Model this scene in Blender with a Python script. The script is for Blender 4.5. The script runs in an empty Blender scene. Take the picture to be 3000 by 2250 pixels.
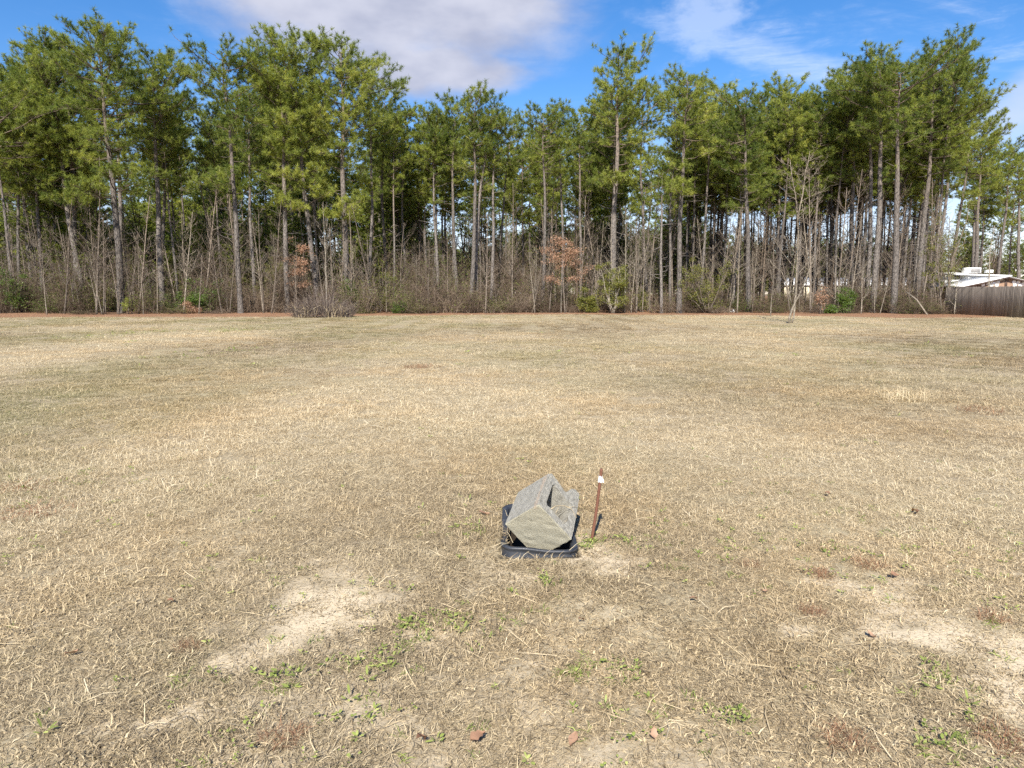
import bpy, math
import numpy as np
from mathutils import Vector, Matrix

# ------------------------------------------------------------------ camera, sky, sun, exposure
S = bpy.context.scene
COL = S.collection
CAM_H, PITCH, F, CX, CY = 1.55, math.radians(7.3), 2080.0, 1500.0, 1125.0
cam_d = bpy.data.cameras.new('camera')
cam = bpy.data.objects.new('camera', cam_d)
COL.objects.link(cam)
cam.location = (0, 0, CAM_H)
cam.rotation_euler = (math.pi / 2 - PITCH, 0, 0)
cam_d.sensor_width = 36.0
cam_d.lens = F / 3000 * 36.0
cam_d.clip_start = 0.05
cam_d.clip_end = 3000
S.camera = cam

SUN_EL = math.radians(39)
SUN_AZ = math.atan2(-0.13, -0.99)            # direction towards the sun, measured from +Y clockwise (behind the camera, a little left)
sun_vec = Vector((math.sin(SUN_AZ) * math.cos(SUN_EL), math.cos(SUN_AZ) * math.cos(SUN_EL), math.sin(SUN_EL)))
sl = bpy.data.lights.new('sun', 'SUN')
sl.energy = 5.0
sl.angle = math.radians(0.53)
sl.color = (1.0, 0.945, 0.86)
so = bpy.data.objects.new('sun', sl)
COL.objects.link(so)
so.rotation_euler = sun_vec.to_track_quat('Z', 'Y').to_euler()

S.view_settings.view_transform = 'Standard'
S.view_settings.look = 'None'
S.view_settings.exposure = 0.92
S.view_settings.gamma = 1.0
S.cycles.use_denoising = False
S.cycles.max_bounces = 6
S.cycles.diffuse_bounces = 4
S.cycles.transmission_bounces = 4
S.cycles.glossy_bounces = 2
S.cycles.use_adaptive_sampling = True
S.cycles.adaptive_threshold = 0.015

W = bpy.data.worlds.new('World')
S.world = W
W.use_nodes = True


class NT:
    """small helper to write node trees"""
    def __init__(s, tree):
        s.t = tree
        tree.nodes.clear()

    def n(s, kind, **kw):
        nd = s.t.nodes.new(kind)
        for k, v in kw.items():
            setattr(nd, k, v)
        return nd

    def link(s, a, b):
        s.t.links.new(a, b)

    def put(s, sock, v):
        if isinstance(v, bpy.types.NodeSocket):
            s.t.links.new(v, sock)
        else:
            sock.default_value = v

    def math(s, op, a, b=0.0, c=None, clamp=False):
        nd = s.n('ShaderNodeMath', operation=op, use_clamp=clamp)
        s.put(nd.inputs[0], a)
        s.put(nd.inputs[1], b)
        if c is not None:
            s.put(nd.inputs[2], c)
        return nd.outputs[0]

    def mix(s, f, a, b, blend='MIX'):
        nd = s.n('ShaderNodeMix', data_type='RGBA', blend_type=blend)
        s.put(nd.inputs[0], f)
        for sock, v in ((nd.inputs[6], a), (nd.inputs[7], b)):
            if isinstance(v, tuple) and len(v) == 3:
                v = (*v, 1)
            s.put(sock, v)
        return nd.outputs[2]

    def noise(s, vec, scale, detail=2.0, rough=0.5, dist=0.0, dim='3D'):
        nd = s.n('ShaderNodeTexNoise', noise_dimensions=dim)
        if vec is not None:
            s.put(nd.inputs['Vector'], vec)
        nd.inputs['Scale'].default_value = scale
        nd.inputs['Detail'].default_value = detail
        nd.inputs['Roughness'].default_value = rough
        nd.inputs['Distortion'].default_value = dist
        return nd.outputs['Fac']

    def ss(s, v, lo, hi, a=0.0, b=1.0):
        nd = s.n('ShaderNodeMapRange', interpolation_type='SMOOTHSTEP')
        s.put(nd.inputs[0], v)
        nd.inputs[1].default_value = lo
        nd.inputs[2].default_value = hi
        nd.inputs[3].default_value = a
        nd.inputs[4].default_value = b
        return nd.outputs[0]

    def mapping(s, vec, scale=(1, 1, 1), loc=(0, 0, 0), rot=(0, 0, 0)):
        nd = s.n('ShaderNodeMapping')
        s.put(nd.inputs[0], vec)
        nd.inputs['Location'].default_value = loc
        nd.inputs['Rotation'].default_value = rot
        nd.inputs['Scale'].default_value = scale
        return nd.outputs[0]

    def comb(s, x, y, z):
        nd = s.n('ShaderNodeCombineXYZ')
        for i, v in enumerate((x, y, z)):
            s.put(nd.inputs[i], v)
        return nd.outputs[0]


def build_world():
    g = NT(W.node_tree)
    out = g.n('ShaderNodeOutputWorld')
    bg = g.n('ShaderNodeBackground')
    bg.inputs['Strength'].default_value = 0.105
    sky = g.n('ShaderNodeTexSky', sky_type='NISHITA', sun_disc=False)
    sky.sun_elevation = SUN_EL
    sky.sun_rotation = SUN_AZ
    sky.air_density = 1.0
    sky.dust_density = 0.15
    sky.ozone_density = 1.6
    hs = g.n('ShaderNodeHueSaturation')
    hs.inputs['Value'].default_value = 0.80
    g.link(sky.outputs[0], hs.inputs['Color'])
    tc = g.n('ShaderNodeTexCoord')
    sep = g.n('ShaderNodeSeparateXYZ')
    g.link(tc.outputs['Generated'], sep.inputs[0])
    az = g.math('ARCTAN2', sep.outputs[0], sep.outputs[1])
    el = g.math('ARCSINE', sep.outputs[2])
    uv = g.comb(az, el, 0.0)
    g.put(hs.inputs['Saturation'], g.ss(el, 0.02, 0.26, 0.85, 1.38))
    skyc = g.mix(1.0, hs.outputs[0], (1.0, 0.95, 1.08), 'MULTIPLY')
    # wobble that breaks up every cloud edge
    wob = g.math('SUBTRACT', g.noise(g.mapping(uv, (1.0, 2.2, 1)), 7.0, 6.0, 0.55), 0.5)
    wob2 = g.math('SUBTRACT', g.noise(g.mapping(uv, (1.0, 1.8, 1), (3, 1, 0)), 22.0, 5.0, 0.6), 0.5)

    def blob(a0, e0, w, h, rot=0.0, soft=(0.25, 1.25), k1=1.5, k2=0.5):
        ca, sa = math.cos(rot), math.sin(rot)
        dx = g.math('SUBTRACT', az, a0)
        dy = g.math('SUBTRACT', el, e0)
        rx = g.math('DIVIDE', g.math('ADD', g.math('MULTIPLY', dx, ca), g.math('MULTIPLY', dy, sa)), w)
        ry = g.math('DIVIDE', g.math('SUBTRACT', g.math('MULTIPLY', dy, ca), g.math('MULTIPLY', dx, sa)), h)
        r = g.math('ADD', g.math('MULTIPLY', rx, rx), g.math('MULTIPLY', ry, ry))
        r = g.math('ADD', r, g.math('MULTIPLY', wob, k1))
        r = g.math('ADD', r, g.math('MULTIPLY', wob2, k2))
        return g.ss(r, soft[0], soft[1], 1.0, 0.0)

    # one broad grey cloud over the middle, a few more of its kind all round the sky
    big = blob(-0.180, 0.410, 0.315, 0.150, -0.10, (0.30, 1.15), 0.9, 0.35)
    for a0, e0, w, h in ((-0.10, 0.290, 0.13, 0.045), (1.5, 0.5, 0.4, 0.15), (-1.6, 0.45, 0.45, 0.14), (2.6, 0.6, 0.4, 0.14), (-2.7, 0.5, 0.4, 0.15)):
        big = g.math('MAXIMUM', big, blob(a0, e0, w, h, 0.0, (0.1, 1.3), 1.6, 0.6))
    pink = blob(0.665, 0.225, 0.13, 0.035, 0.35, (0.0, 1.4), 1.6, 0.8)
    # thin streaky cirrus
    cu = g.mapping(uv, (1.0, 2.6, 1.0), (0.3, 0.1, 0), (0, 0, 0.35))
    cir = g.noise(cu, 5.0, 9.0, 0.66, 1.1)
    fine = g.noise(g.mapping(uv, (1.0, 7.0, 1.0), (0.3, 0.1, 0), (0, 0, 0.5)), 16.0, 6.0, 0.65, 0.6)
    cirm = g.math('MULTIPLY', g.ss(cir, 0.46, 0.80), g.ss(fine, 0.25, 0.75))
    cirm = g.math('MULTIPLY', cirm, 1.0)
    wz = blob(0.50, 0.32, 0.30, 0.12, 0.0, (0.2, 1.6), 1.2, 0.4)
    wisp = g.math('MULTIPLY', cirm, g.math('ADD', g.math('MULTIPLY', wz, 0.65), 0.30))
    streak = g.math('MULTIPLY', blob(0.32, 0.295, 0.17, 0.020, -0.33, (0.0, 1.5), 2.2, 1.8), g.ss(fine, 0.2, 0.7, 0.25, 0.75))
    wisp = g.math('MAXIMUM', wisp, streak)
    puff = g.math('MULTIPLY', blob(0.255, 0.345, 0.06, 0.05, 0.3, (0.0, 1.4), 2.6, 3.0), 0.65)
    wisp = g.math('MAXIMUM', wisp, puff)
    inner = g.noise(g.mapping(uv, (1.0, 2.0, 1)), 9.0, 4.0, 0.5)
    ccol = g.mix(g.ss(inner, .3, .7), (2.5, 2.62, 3.3), (3.7, 3.75, 4.3))
    c = g.mix(g.math('MULTIPLY', big, 0.93), skyc, ccol)
    c = g.mix(g.math('MULTIPLY', pink, 0.5), c, (4.6, 4.5, 5.2))
    c = g.mix(g.math('MULTIPLY', wisp, 0.50), c, (5.6, 5.9, 6.6))
    g.link(c, bg.inputs['Color'])
    g.link(bg.outputs[0], out.inputs[0])


build_world()

# ------------------------------------------------------------------ pixel <-> place
FW = np.array([0, math.cos(PITCH), -math.sin(PITCH)])
UP = np.array([0, math.sin(PITCH), math.cos(PITCH)])
RT = np.array([1.0, 0, 0])


def ray(px, py):
    return RT * ((px - CX) / F) - UP * ((py - CY) / F) + FW


def on_ground(px, py, z=0.0):
    d = ray(px, py)
    return np.array([0, 0, CAM_H]) + d * ((z - CAM_H) / d[2])


def at(px, py, Y):
    d = ray(px, py)
    return np.array([0, 0, CAM_H]) + d * (Y / d[1])


def pix(p):
    v = np.asarray(p, float) - np.array([0, 0, CAM_H])
    w = v @ FW
    return CX + F * (v @ RT) / w, CY - F * (v @ UP) / w


def gz(x, y):
    """height of the field"""
    x = np.asarray(x, float); y = np.asarray(y, float)
    z = 0.012 * np.sin(1.7 * x + 0.6 * y) * np.sin(1.3 * y - 0.5 * x + 1.0) + 0.010 * np.sin(3.9 * x + 1.2) * np.sin(3.1 * y)
    z = z + 0.03 * np.sin(0.31 * x + 0.5) * np.sin(0.37 * y + 0.9)
    return z - 0.004


rg0 = np.random.default_rng(7)


def vnoise(x, y, scale, seed=0):
    """value noise in 0..1"""
    r = np.random.default_rng(seed)
    tab = r.random((64, 64))
    x = np.asarray(x, float) * scale; y = np.asarray(y, float) * scale
    xi = np.floor(x).astype(int); yi = np.floor(y).astype(int)
    fx = x - xi; fy = y - yi
    fx = fx * fx * (3 - 2 * fx); fy = fy * fy * (3 - 2 * fy)
    a = tab[xi % 64, yi % 64]; b = tab[(xi + 1) % 64, yi % 64]
    c = tab[xi % 64, (yi + 1) % 64]; d = tab[(xi + 1) % 64, (yi + 1) % 64]
    return (a * (1 - fx) + b * fx) * (1 - fy) + (c * (1 - fx) + d * fx) * fy


def fbm(x, y, scale, seed=0, oct=4):
    s = 0; amp = 0.5; tot = 0
    for k in range(oct):
        s = s + amp * vnoise(x, y, scale * 2 ** k, seed + k); tot += amp; amp *= 0.5
    return s / tot


# ------------------------------------------------------------------ mesh helpers
class MB:
    def __init__(s):
        s.v = []; s.t = []; s.a = []; s.n = 0; s.m = []

    def add(s, v, t, a=0.5, m=0):
        v = np.asarray(v, float).reshape(-1, 3); t = np.asarray(t, int).reshape(-1, 3)
        s.v.append(v); s.t.append(t + s.n); s.n += len(v)
        s.a.append(np.full(len(v), a) if np.isscalar(a) else np.asarray(a, float))
        s.m.append(np.full(len(t), m, int))
        return s

    def tubes(s, P, R, k=5, a=0.5, cap=True, m=0):
        """P (n,p,3) polylines, R (n,p) radii"""
        P = np.asarray(P, float); R = np.asarray(R, float)
        if P.ndim == 2:
            P = P[None]; R = R[None]
        n, p, _ = P.shape
        if n == 0:
            return s
        T = np.gradient(P, axis=1)
        T /= np.linalg.norm(T, axis=2, keepdims=True) + 1e-9
        mean = np.abs(T.mean(axis=1))
        ref = np.eye(3)[np.argmin(mean, axis=1)][:, None, :]
        U = np.cross(T, ref); U /= np.linalg.norm(U, axis=2, keepdims=True) + 1e-9
        V = np.cross(T, U)
        ang = np.arange(k) * 2 * math.pi / k
        ring = P[:, :, None, :] + R[:, :, None, None] * (np.cos(ang)[None, None, :, None] * U[:, :, None, :] + np.sin(ang)[None, None, :, None] * V[:, :, None, :])
        verts = ring.reshape(-1, 3)
        i = np.arange(p - 1)[:, None] * k; j = np.arange(k)[None, :]; j2 = (j + 1) % k
        q = np.stack([np.stack([i + j, i + j2, i + k + j2], -1), np.stack([i + j, i + k + j2, i + k + j], -1)], 2).reshape(-1, 3)
        if cap:
            c = (p - 1) * k
            q = np.concatenate([q, [[c, c + x, c + x + 1] for x in range(1, k - 1)], [[0, x + 1, x] for x in range(1, k - 1)]])
        tri = (q[None] + (np.arange(n) * p * k)[:, None, None]).reshape(-1, 3)
        av = a if np.isscalar(a) else np.repeat(np.asarray(a, float), p * k)
        return s.add(verts, tri, av, m)

    def box(s, lo, hi, a=0.5, m=0):
        x0, y0, z0 = lo; x1, y1, z1 = hi
        v = [(x0, y0, z0), (x1, y0, z0), (x1, y1, z0), (x0, y1, z0), (x0, y0, z1), (x1, y0, z1), (x1, y1, z1), (x0, y1, z1)]
        q = [(0, 3, 2, 1), (4, 5, 6, 7), (0, 1, 5, 4), (1, 2, 6, 5), (2, 3, 7, 6), (3, 0, 4, 7)]
        return s.add(v, [t for a_, b, c, d in q for t in ((a_, b, c), (a_, c, d))], a, m)

    def mesh(s, name, smooth=False):
        me = bpy.data.meshes.new(name)
        v = np.concatenate(s.v); t = np.concatenate(s.t)
        me.vertices.add(len(v)); me.vertices.foreach_set('co', v.astype(np.float32).ravel())
        me.loops.add(len(t) * 3); me.loops.foreach_set('vertex_index', t.astype(np.int32).ravel())
        me.polygons.add(len(t))
        me.polygons.foreach_set('loop_start', np.arange(0, len(t) * 3, 3, dtype=np.int32))
        me.polygons.foreach_set('material_index', np.concatenate(s.m).astype(np.int32))
        at_ = me.attributes.new('tint', 'FLOAT', 'POINT')
        at_.data.foreach_set('value', np.concatenate(s.a).astype(np.float32))
        me.update(calc_edges=True)
        if smooth:
            me.polygons.foreach_set('use_smooth', np.ones(len(t), bool))
        me.validate()
        return me


def link(name, me, mats, parent=None, loc=None):
    o = bpy.data.objects.new(name, me)
    COL.objects.link(o)
    if me is not None and mats is not None:
        if not isinstance(mats, (list, tuple)):
            mats = [mats]
        if len(me.materials) == 0:
            for m in mats:
                me.materials.append(m)
    if parent is not None:
        o.parent = parent
    if loc is not None:
        o.location = loc
    return o


def tag(o, label=None, cat=None, group=None, kind=None):
    if label: o['label'] = label
    if cat: o['category'] = cat
    if group: o['group'] = group
    if kind: o['kind'] = kind
    return o


def empty(name, loc, rz=0.0):
    o = bpy.data.objects.new(name, None)
    COL.objects.link(o)
    o.location = loc
    o.rotation_euler = (0, 0, rz)
    o.empty_display_size = 0.2
    return o


def copy_tree(o, name=None, parent=None):
    c = o.copy(); COL.objects.link(c); c.parent = parent
    for ch in o.children:
        copy_tree(ch, None, c)
    return c


# ------------------------------------------------------------------ materials
def material(name):
    m = bpy.data.materials.new(name)
    m.use_nodes = True
    g = NT(m.node_tree)
    out = g.n('ShaderNodeOutputMaterial')
    return m, g, out


def principled(g, out, color, rough=0.8, spec=0.3, bump=None, bstr=0.3, bdist=0.01, metal=0.0):
    p = g.n('ShaderNodeBsdfPrincipled')
    g.put(p.inputs['Base Color'], (*color, 1) if isinstance(color, tuple) else color)
    g.put(p.inputs['Roughness'], rough)
    p.inputs['Specular IOR Level'].default_value = spec
    p.inputs['Metallic'].default_value = metal
    if bump is not None:
        b = g.n('ShaderNodeBump')
        b.inputs['Strength'].default_value = bstr
        b.inputs['Distance'].default_value = bdist
        g.put(b.inputs['Height'], bump)
        g.link(b.outputs[0], p.inputs['Normal'])
    g.link(p.outputs[0], out.inputs[0])
    return p


def attr(g, name, kind='GEOMETRY'):
    a = g.n('ShaderNodeAttribute', attribute_name=name, attribute_type=kind)
    return a


def leafy(name, stops, trans=0.35, rough=0.6, inst=False, spec=0.25, obj_random=0.0):
    """foliage: diffuse+gloss mixed with translucency; colour runs over stops by the 'tint' attribute"""
    m, g, out = material(name)
    f = attr(g, 'tint').outputs['Fac']
    if inst:
        f = g.math('ADD', g.math('MULTIPLY', f, 0.55), g.math('MULTIPLY', attr(g, 'tone', 'INSTANCER').outputs['Fac'], 0.45))
    if obj_random:
        oi = g.n('ShaderNodeObjectInfo')
        f = g.math('ADD', f, g.math('MULTIPLY', g.math('SUBTRACT', oi.outputs['Random'], 0.5), obj_random), clamp=True)
    r = g.n('ShaderNodeValToRGB')
    el = r.color_ramp.elements
    while len(el) > 1:
        el.remove(el[-1])
    el[0].position = stops[0][0]; el[0].color = (*stops[0][1], 1)
    for p_, c_ in stops[1:]:
        e = el.new(p_); e.color = (*c_, 1)
    g.put(r.inputs[0], f)
    p = g.n('ShaderNodeBsdfPrincipled')
    g.link(r.outputs[0], p.inputs['Base Color'])
    p.inputs['Roughness'].default_value = rough
    p.inputs['Specular IOR Level'].default_value = spec
    t = g.n('ShaderNodeBsdfTranslucent')
    tcol = g.mix(1.0, r.outputs[0], (1.45, 1.4, 0.85), 'MULTIPLY')
    g.link(tcol, t.inputs['Color'])
    ms = g.n('ShaderNodeMixShader')
    ms.inputs[0].default_value = trans
    g.link(p.outputs[0], ms.inputs[1]); g.link(t.outputs[0], ms.inputs[2])
    g.link(ms.outputs[0], out.inputs[0])
    return m


M = {}
M['needle'] = leafy('pine_needles', [(0.0, (0.105, 0.150, 0.034)), (0.45, (0.225, 0.265, 0.056)), (0.8, (0.33, 0.36, 0.078)), (1.0, (0.40, 0.41, 0.10))], 0.48, 0.45, obj_random=0.36)
M['leaf_green'] = leafy('evergreen_leaves', [(0.0, (0.05, 0.10, 0.02)), (0.6, (0.11, 0.17, 0.03)), (1.0, (0.18, 0.22, 0.05))], 0.35, 0.4, spec=0.4)
M['leaf_yellow'] = leafy('yellow_green_leaves', [(0.0, (0.08, 0.11, 0.025)), (0.5, (0.17, 0.18, 0.035)), (1.0, (0.28, 0.25, 0.06))], 0.35, 0.5, spec=0.35)
M['leaf_orange'] = leafy('dead_orange_leaves', [(0.0, (0.22, 0.11, 0.065)), (0.5, (0.36, 0.215, 0.14)), (1.0, (0.48, 0.33, 0.23))], 0.3, 0.6)


def bark(name, c_dark, c_light, c_upper, zmid, scale=1.0):
    m, g, out = material(name)
    tc = g.n('ShaderNodeTexCoord')
    vec = tc.outputs['Object']
    vm = g.mapping(vec, (9 * scale, 9 * scale, 2.6 * scale))
    vor = g.n('ShaderNodeTexVoronoi', feature='DISTANCE_TO_EDGE')
    g.put(vor.inputs['Vector'], vm)
    vor.inputs['Scale'].default_value = 1.0
    crack = g.ss(vor.outputs['Distance'], 0.0, 0.14)
    n1 = g.noise(vec, 6.0 * scale, 5.0, 0.6)
    n2 = g.noise(vec, 0.9, 3.0, 0.5)
    sep = g.n('ShaderNodeSeparateXYZ'); g.link(vec, sep.inputs[0])
    up = g.ss(g.math('ADD', sep.outputs[2], g.math('MULTIPLY', n2, 4.0)), zmid - 4, zmid + 6)
    c = g.mix(n1, c_dark, c_light)
    c = g.mix(up, c, c_upper)
    c = g.mix(g.math('MULTIPLY', g.math('SUBTRACT', 1.0, crack), 0.65), c, tuple(x * 0.45 for x in c_dark))
    oi = g.n('ShaderNodeObjectInfo')
    hs = g.n('ShaderNodeHueSaturation')
    g.link(c, hs.inputs['Color'])
    g.put(hs.inputs['Value'], g.math('ADD', 0.8, g.math('MULTIPLY', oi.outputs['Random'], 0.45)))
    h = g.math('ADD', g.math('MULTIPLY', crack, 1.0), g.math('MULTIPLY', n1, 0.5))
    principled(g, out, hs.outputs[0], 0.9, 0.15, h, 0.8, 0.03)
    return m


M['pine_bark'] = bark('pine_bark', (0.095, 0.082, 0.072), (0.255, 0.228, 0.202), (0.215, 0.170, 0.135), 12.0)
M['limb_bark'] = bark('limb_bark', (0.10, 0.075, 0.055), (0.21, 0.165, 0.125), (0.20, 0.15, 0.10), 40.0)
M['pale_bark'] = bark('pale_sapling_bark', (0.17, 0.14, 0.105), (0.38, 0.33, 0.26), (0.32, 0.26, 0.195), 8.0, 2.0)
M['grey_bark'] = bark('grey_sapling_bark', (0.12, 0.098, 0.076), (0.29, 0.24, 0.19), (0.24, 0.19, 0.145), 6.0, 2.0)
M['white_bark'] = bark('pale_smooth_bark', (0.20, 0.17, 0.13), (0.46, 0.415, 0.34), (0.34, 0.285, 0.22), 6.0, 2.0)
M['twig'] = leafy('brush_twigs', [(0.0, (0.050, 0.036, 0.025)), (0.5, (0.145, 0.105, 0.074)), (1.0, (0.36, 0.285, 0.21))], 0.0, 0.9, spec=0.1, inst=True)
M['twig_leaf'] = leafy('brush_leaves', [(0.0, (0.06, 0.095, 0.022)), (0.5, (0.13, 0.16, 0.035)), (0.8, (0.21, 0.20, 0.06)), (1.0, (0.32, 0.18, 0.09))], 0.3, 0.6, inst=True)
M['pile_twig'] = leafy('brush_pile_twigs', [(0.0, (0.06, 0.045, 0.04)), (0.6, (0.135, 0.105, 0.09)), (1.0, (0.28, 0.23, 0.18))], 0.0, 0.9, spec=0.1)


# ------------------------------------------------------------------ scatter (for grass, weeds and brush that nobody could count)
def scatter(name, pts, rotz, scl, idx, tone, green, sources, tilt=None):
    """one object: geometry-node instances of the source meshes on points"""
    me = bpy.data.meshes.new(name)
    n = len(pts)
    me.vertices.add(n)
    me.vertices.foreach_set('co', np.asarray(pts, np.float32).ravel())
    rot = np.zeros((n, 3), np.float32); rot[:, 2] = rotz
    if tilt is not None:
        rot[:, :2] = tilt
    for nm, typ, arr in (('rot', 'FLOAT_VECTOR', rot), ('scl', 'FLOAT_VECTOR', scl), ('idx', 'INT', idx), ('tone', 'FLOAT', tone), ('green', 'FLOAT', green)):
        a = me.attributes.new(nm, typ, 'POINT')
        key = 'vector' if typ == 'FLOAT_VECTOR' else 'value'
        a.data.foreach_set(key, np.asarray(arr, np.int32 if typ == 'INT' else np.float32).ravel())
    o = link(name, me, None)
    col = bpy.data.collections.new(name + '_kinds')
    for k, (sm, mats) in enumerate(sources):
        so_ = bpy.data.objects.new('%s_kind_%02d' % (name, k), sm)
        if len(sm.materials) == 0:
            for m_ in mats:
                sm.materials.append(m_)
        col.objects.link(so_)
    ng = bpy.data.node_groups.new(name + '_scatter', 'GeometryNodeTree')
    ng.interface.new_socket('Geometry', in_out='INPUT', socket_type='NodeSocketGeometry')
    ng.interface.new_socket('Geometry', in_out='OUTPUT', socket_type='NodeSocketGeometry')
    gi = ng.nodes.new('NodeGroupInput'); go = ng.nodes.new('NodeGroupOutput')
    iop = ng.nodes.new('GeometryNodeInstanceOnPoints')
    ci = ng.nodes.new('GeometryNodeCollectionInfo')
    ci.inputs['Collection'].default_value = col
    ci.inputs['Separate Children'].default_value = True
    ci.inputs['Reset Children'].default_value = True

    def na(nm, typ):
        nd = ng.nodes.new('GeometryNodeInputNamedAttribute'); nd.data_type = typ
        nd.inputs['Name'].default_value = nm
        return nd.outputs['Attribute']
    e2r = ng.nodes.new('FunctionNodeEulerToRotation')
    L = ng.links.new
    L(na('rot', 'FLOAT_VECTOR'), e2r.inputs[0])
    L(gi.outputs[0], iop.inputs['Points'])
    L(ci.outputs[0], iop.inputs['Instance'])
    iop.inputs['Pick Instance'].default_value = True
    L(na('idx', 'INT'), iop.inputs['Instance Index'])
    L(e2r.outputs[0], iop.inputs['Rotation'])
    L(na('scl', 'FLOAT_VECTOR'), iop.inputs['Scale'])
    L(iop.outputs[0], go.inputs[0])
    md = o.modifiers.new('scatter', 'NODES'); md.node_group = ng
    return o


# ------------------------------------------------------------------ field and forest floor
SAND = []          # x, y, rx, ry, rotation, strength


def sand_px(px, py, wpx, hpx, st=1.0, rot=0.0):
    p = on_ground(px, py)
    q = on_ground(px, py - hpx); q2 = on_ground(px, py + hpx)
    w = on_ground(px + wpx, py)[0] - p[0]
    SAND.append((p[0], (q[1] + q2[1]) / 2, w, (q[1] - q2[1]) / 2, rot, st))


for a_ in ((930, 1800, 170, 85, 1.0), (1040, 1690, 140, 55, 0.75), (720, 1965, 110, 60, 0.9), (600, 2070, 110, 50, 1.3), (800, 1900, 110, 60, 0.8), (670, 2020, 100, 45, 0.8), (530, 2105, 100, 38, 1.3), (380, 2170, 90, 35, 0.85), (1130, 1760, 90, 60, 0.6), (480, 2140, 110, 42, 1.35), (1240, 1870, 110, 50, 0.75),
           (1750, 1635, 110, 50, 0.85), (1620, 1690, 170, 40, 0.6), (1450, 1660, 50, 40, 0.6), (1560, 1960, 60, 40, 0.7), (2830, 1900, 270, 125, 1.1), (2650, 1800, 150, 60, 0.8), (2560, 1740, 170, 60, 0.7),
           (2950, 2060, 170, 120, 1.0), (2400, 1720, 90, 35, 0.6), (400, 1410, 90, 22, 0.5), (60, 1555, 120, 30, 0.5), (2250, 1780, 80, 40, 0.45), (1700, 2030, 90, 40, 0.4), (1300, 2230, 100, 30, 0.5), (2050, 2200, 90, 30, 0.4)):
    sand_px(*a_[:4], a_[4])


def sandiness(x, y):
    x = np.asarray(x, float); y = np.asarray(y, float)
    n = fbm(x, y, 3.2, 31, 4) - 0.5
    n2 = fbm(x, y, 11.0, 35, 3) - 0.5
    best = np.clip((fbm(x + 9, y, 1.6, 41, 4) - 0.50) * 2.2, 0, 0.42) * np.clip((5.6 - y) / 1.6, 0, 1)
    for sx, sy, rx, ry, rot, st in SAND:
        dx = x - sx; dy = y - sy
        r = np.sqrt((dx / rx / 1.25) ** 2 + (dy / ry / 1.25) ** 2)
        v = np.clip((1.30 - r) * 0.8 + n * 1.7 + n2 * 1.3, 0, 1) * st
        best = np.maximum(best, v)
    return np.clip(best, 0, 1)


BOX = (-0.056, 0.392, 4.02, 4.84)       # inside of the plastic box collar: x0 x1 y0 y1


def in_box(x, y, m=0.0):
    return (x > BOX[0] - m) & (x < BOX[1] + m) & (y > BOX[2] - m) & (y < BOX[3] + m)


def axis(points):
    out = []
    for (a, b, st) in points:
        out += list(np.arange(a, b, st))
    out.append(points[-1][1])
    return np.array(out)


gx = axis([(-700, -100, 60), (-100, -30, 7), (-30, -8, 1.0), (-8, -3, 0.16), (-3, -0.6, 0.06), (-0.6, 0.9, 0.03), (0.9, 3, 0.06), (3, 8, 0.16), (8, 30, 1.0), (30, 100, 7), (100, 700, 60)])
gy = axis([(-300, -30, 30), (-30, -2, 3), (-2, 1, 0.3), (1, 3.6, 0.06), (3.6, 5.2, 0.03), (5.2, 7, 0.06), (7, 12, 0.16), (12, 30, 0.7), (30, 120, 4), (120, 1400, 80)])
GXX, GYY = np.meshgrid(gx, gy, indexing='ij')
ZZ = gz(GXX, GYY) + 0.006 * (fbm(GXX, GYY, 9, 3, 3) - 0.5) * (np.hypot(GXX, GYY) < 12)
pit = in_box(GXX, GYY, -0.02)
ZZ = np.where(pit, -0.10, ZZ)
sandv = sandiness(GXX, GYY)
mb = MB()
nx, ny = len(gx), len(gy)
vi = np.arange(nx * ny).reshape(nx, ny)
q0, q1, q2, q3 = vi[:-1, :-1].ravel(), vi[1:, :-1].ravel(), vi[1:, 1:].ravel(), vi[:-1, 1:].ravel()
mb.add(np.stack([GXX.ravel(), GYY.ravel(), ZZ.ravel()], 1), np.concatenate([np.stack([q0, q1, q2], 1), np.stack([q0, q2, q3], 1)]), sandv.ravel())
fm = mb.mesh('field', True)
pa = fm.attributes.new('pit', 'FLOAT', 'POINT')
pa.data.foreach_set('value', in_box(GXX, GYY, 0.012).astype(np.float32).ravel())


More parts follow.
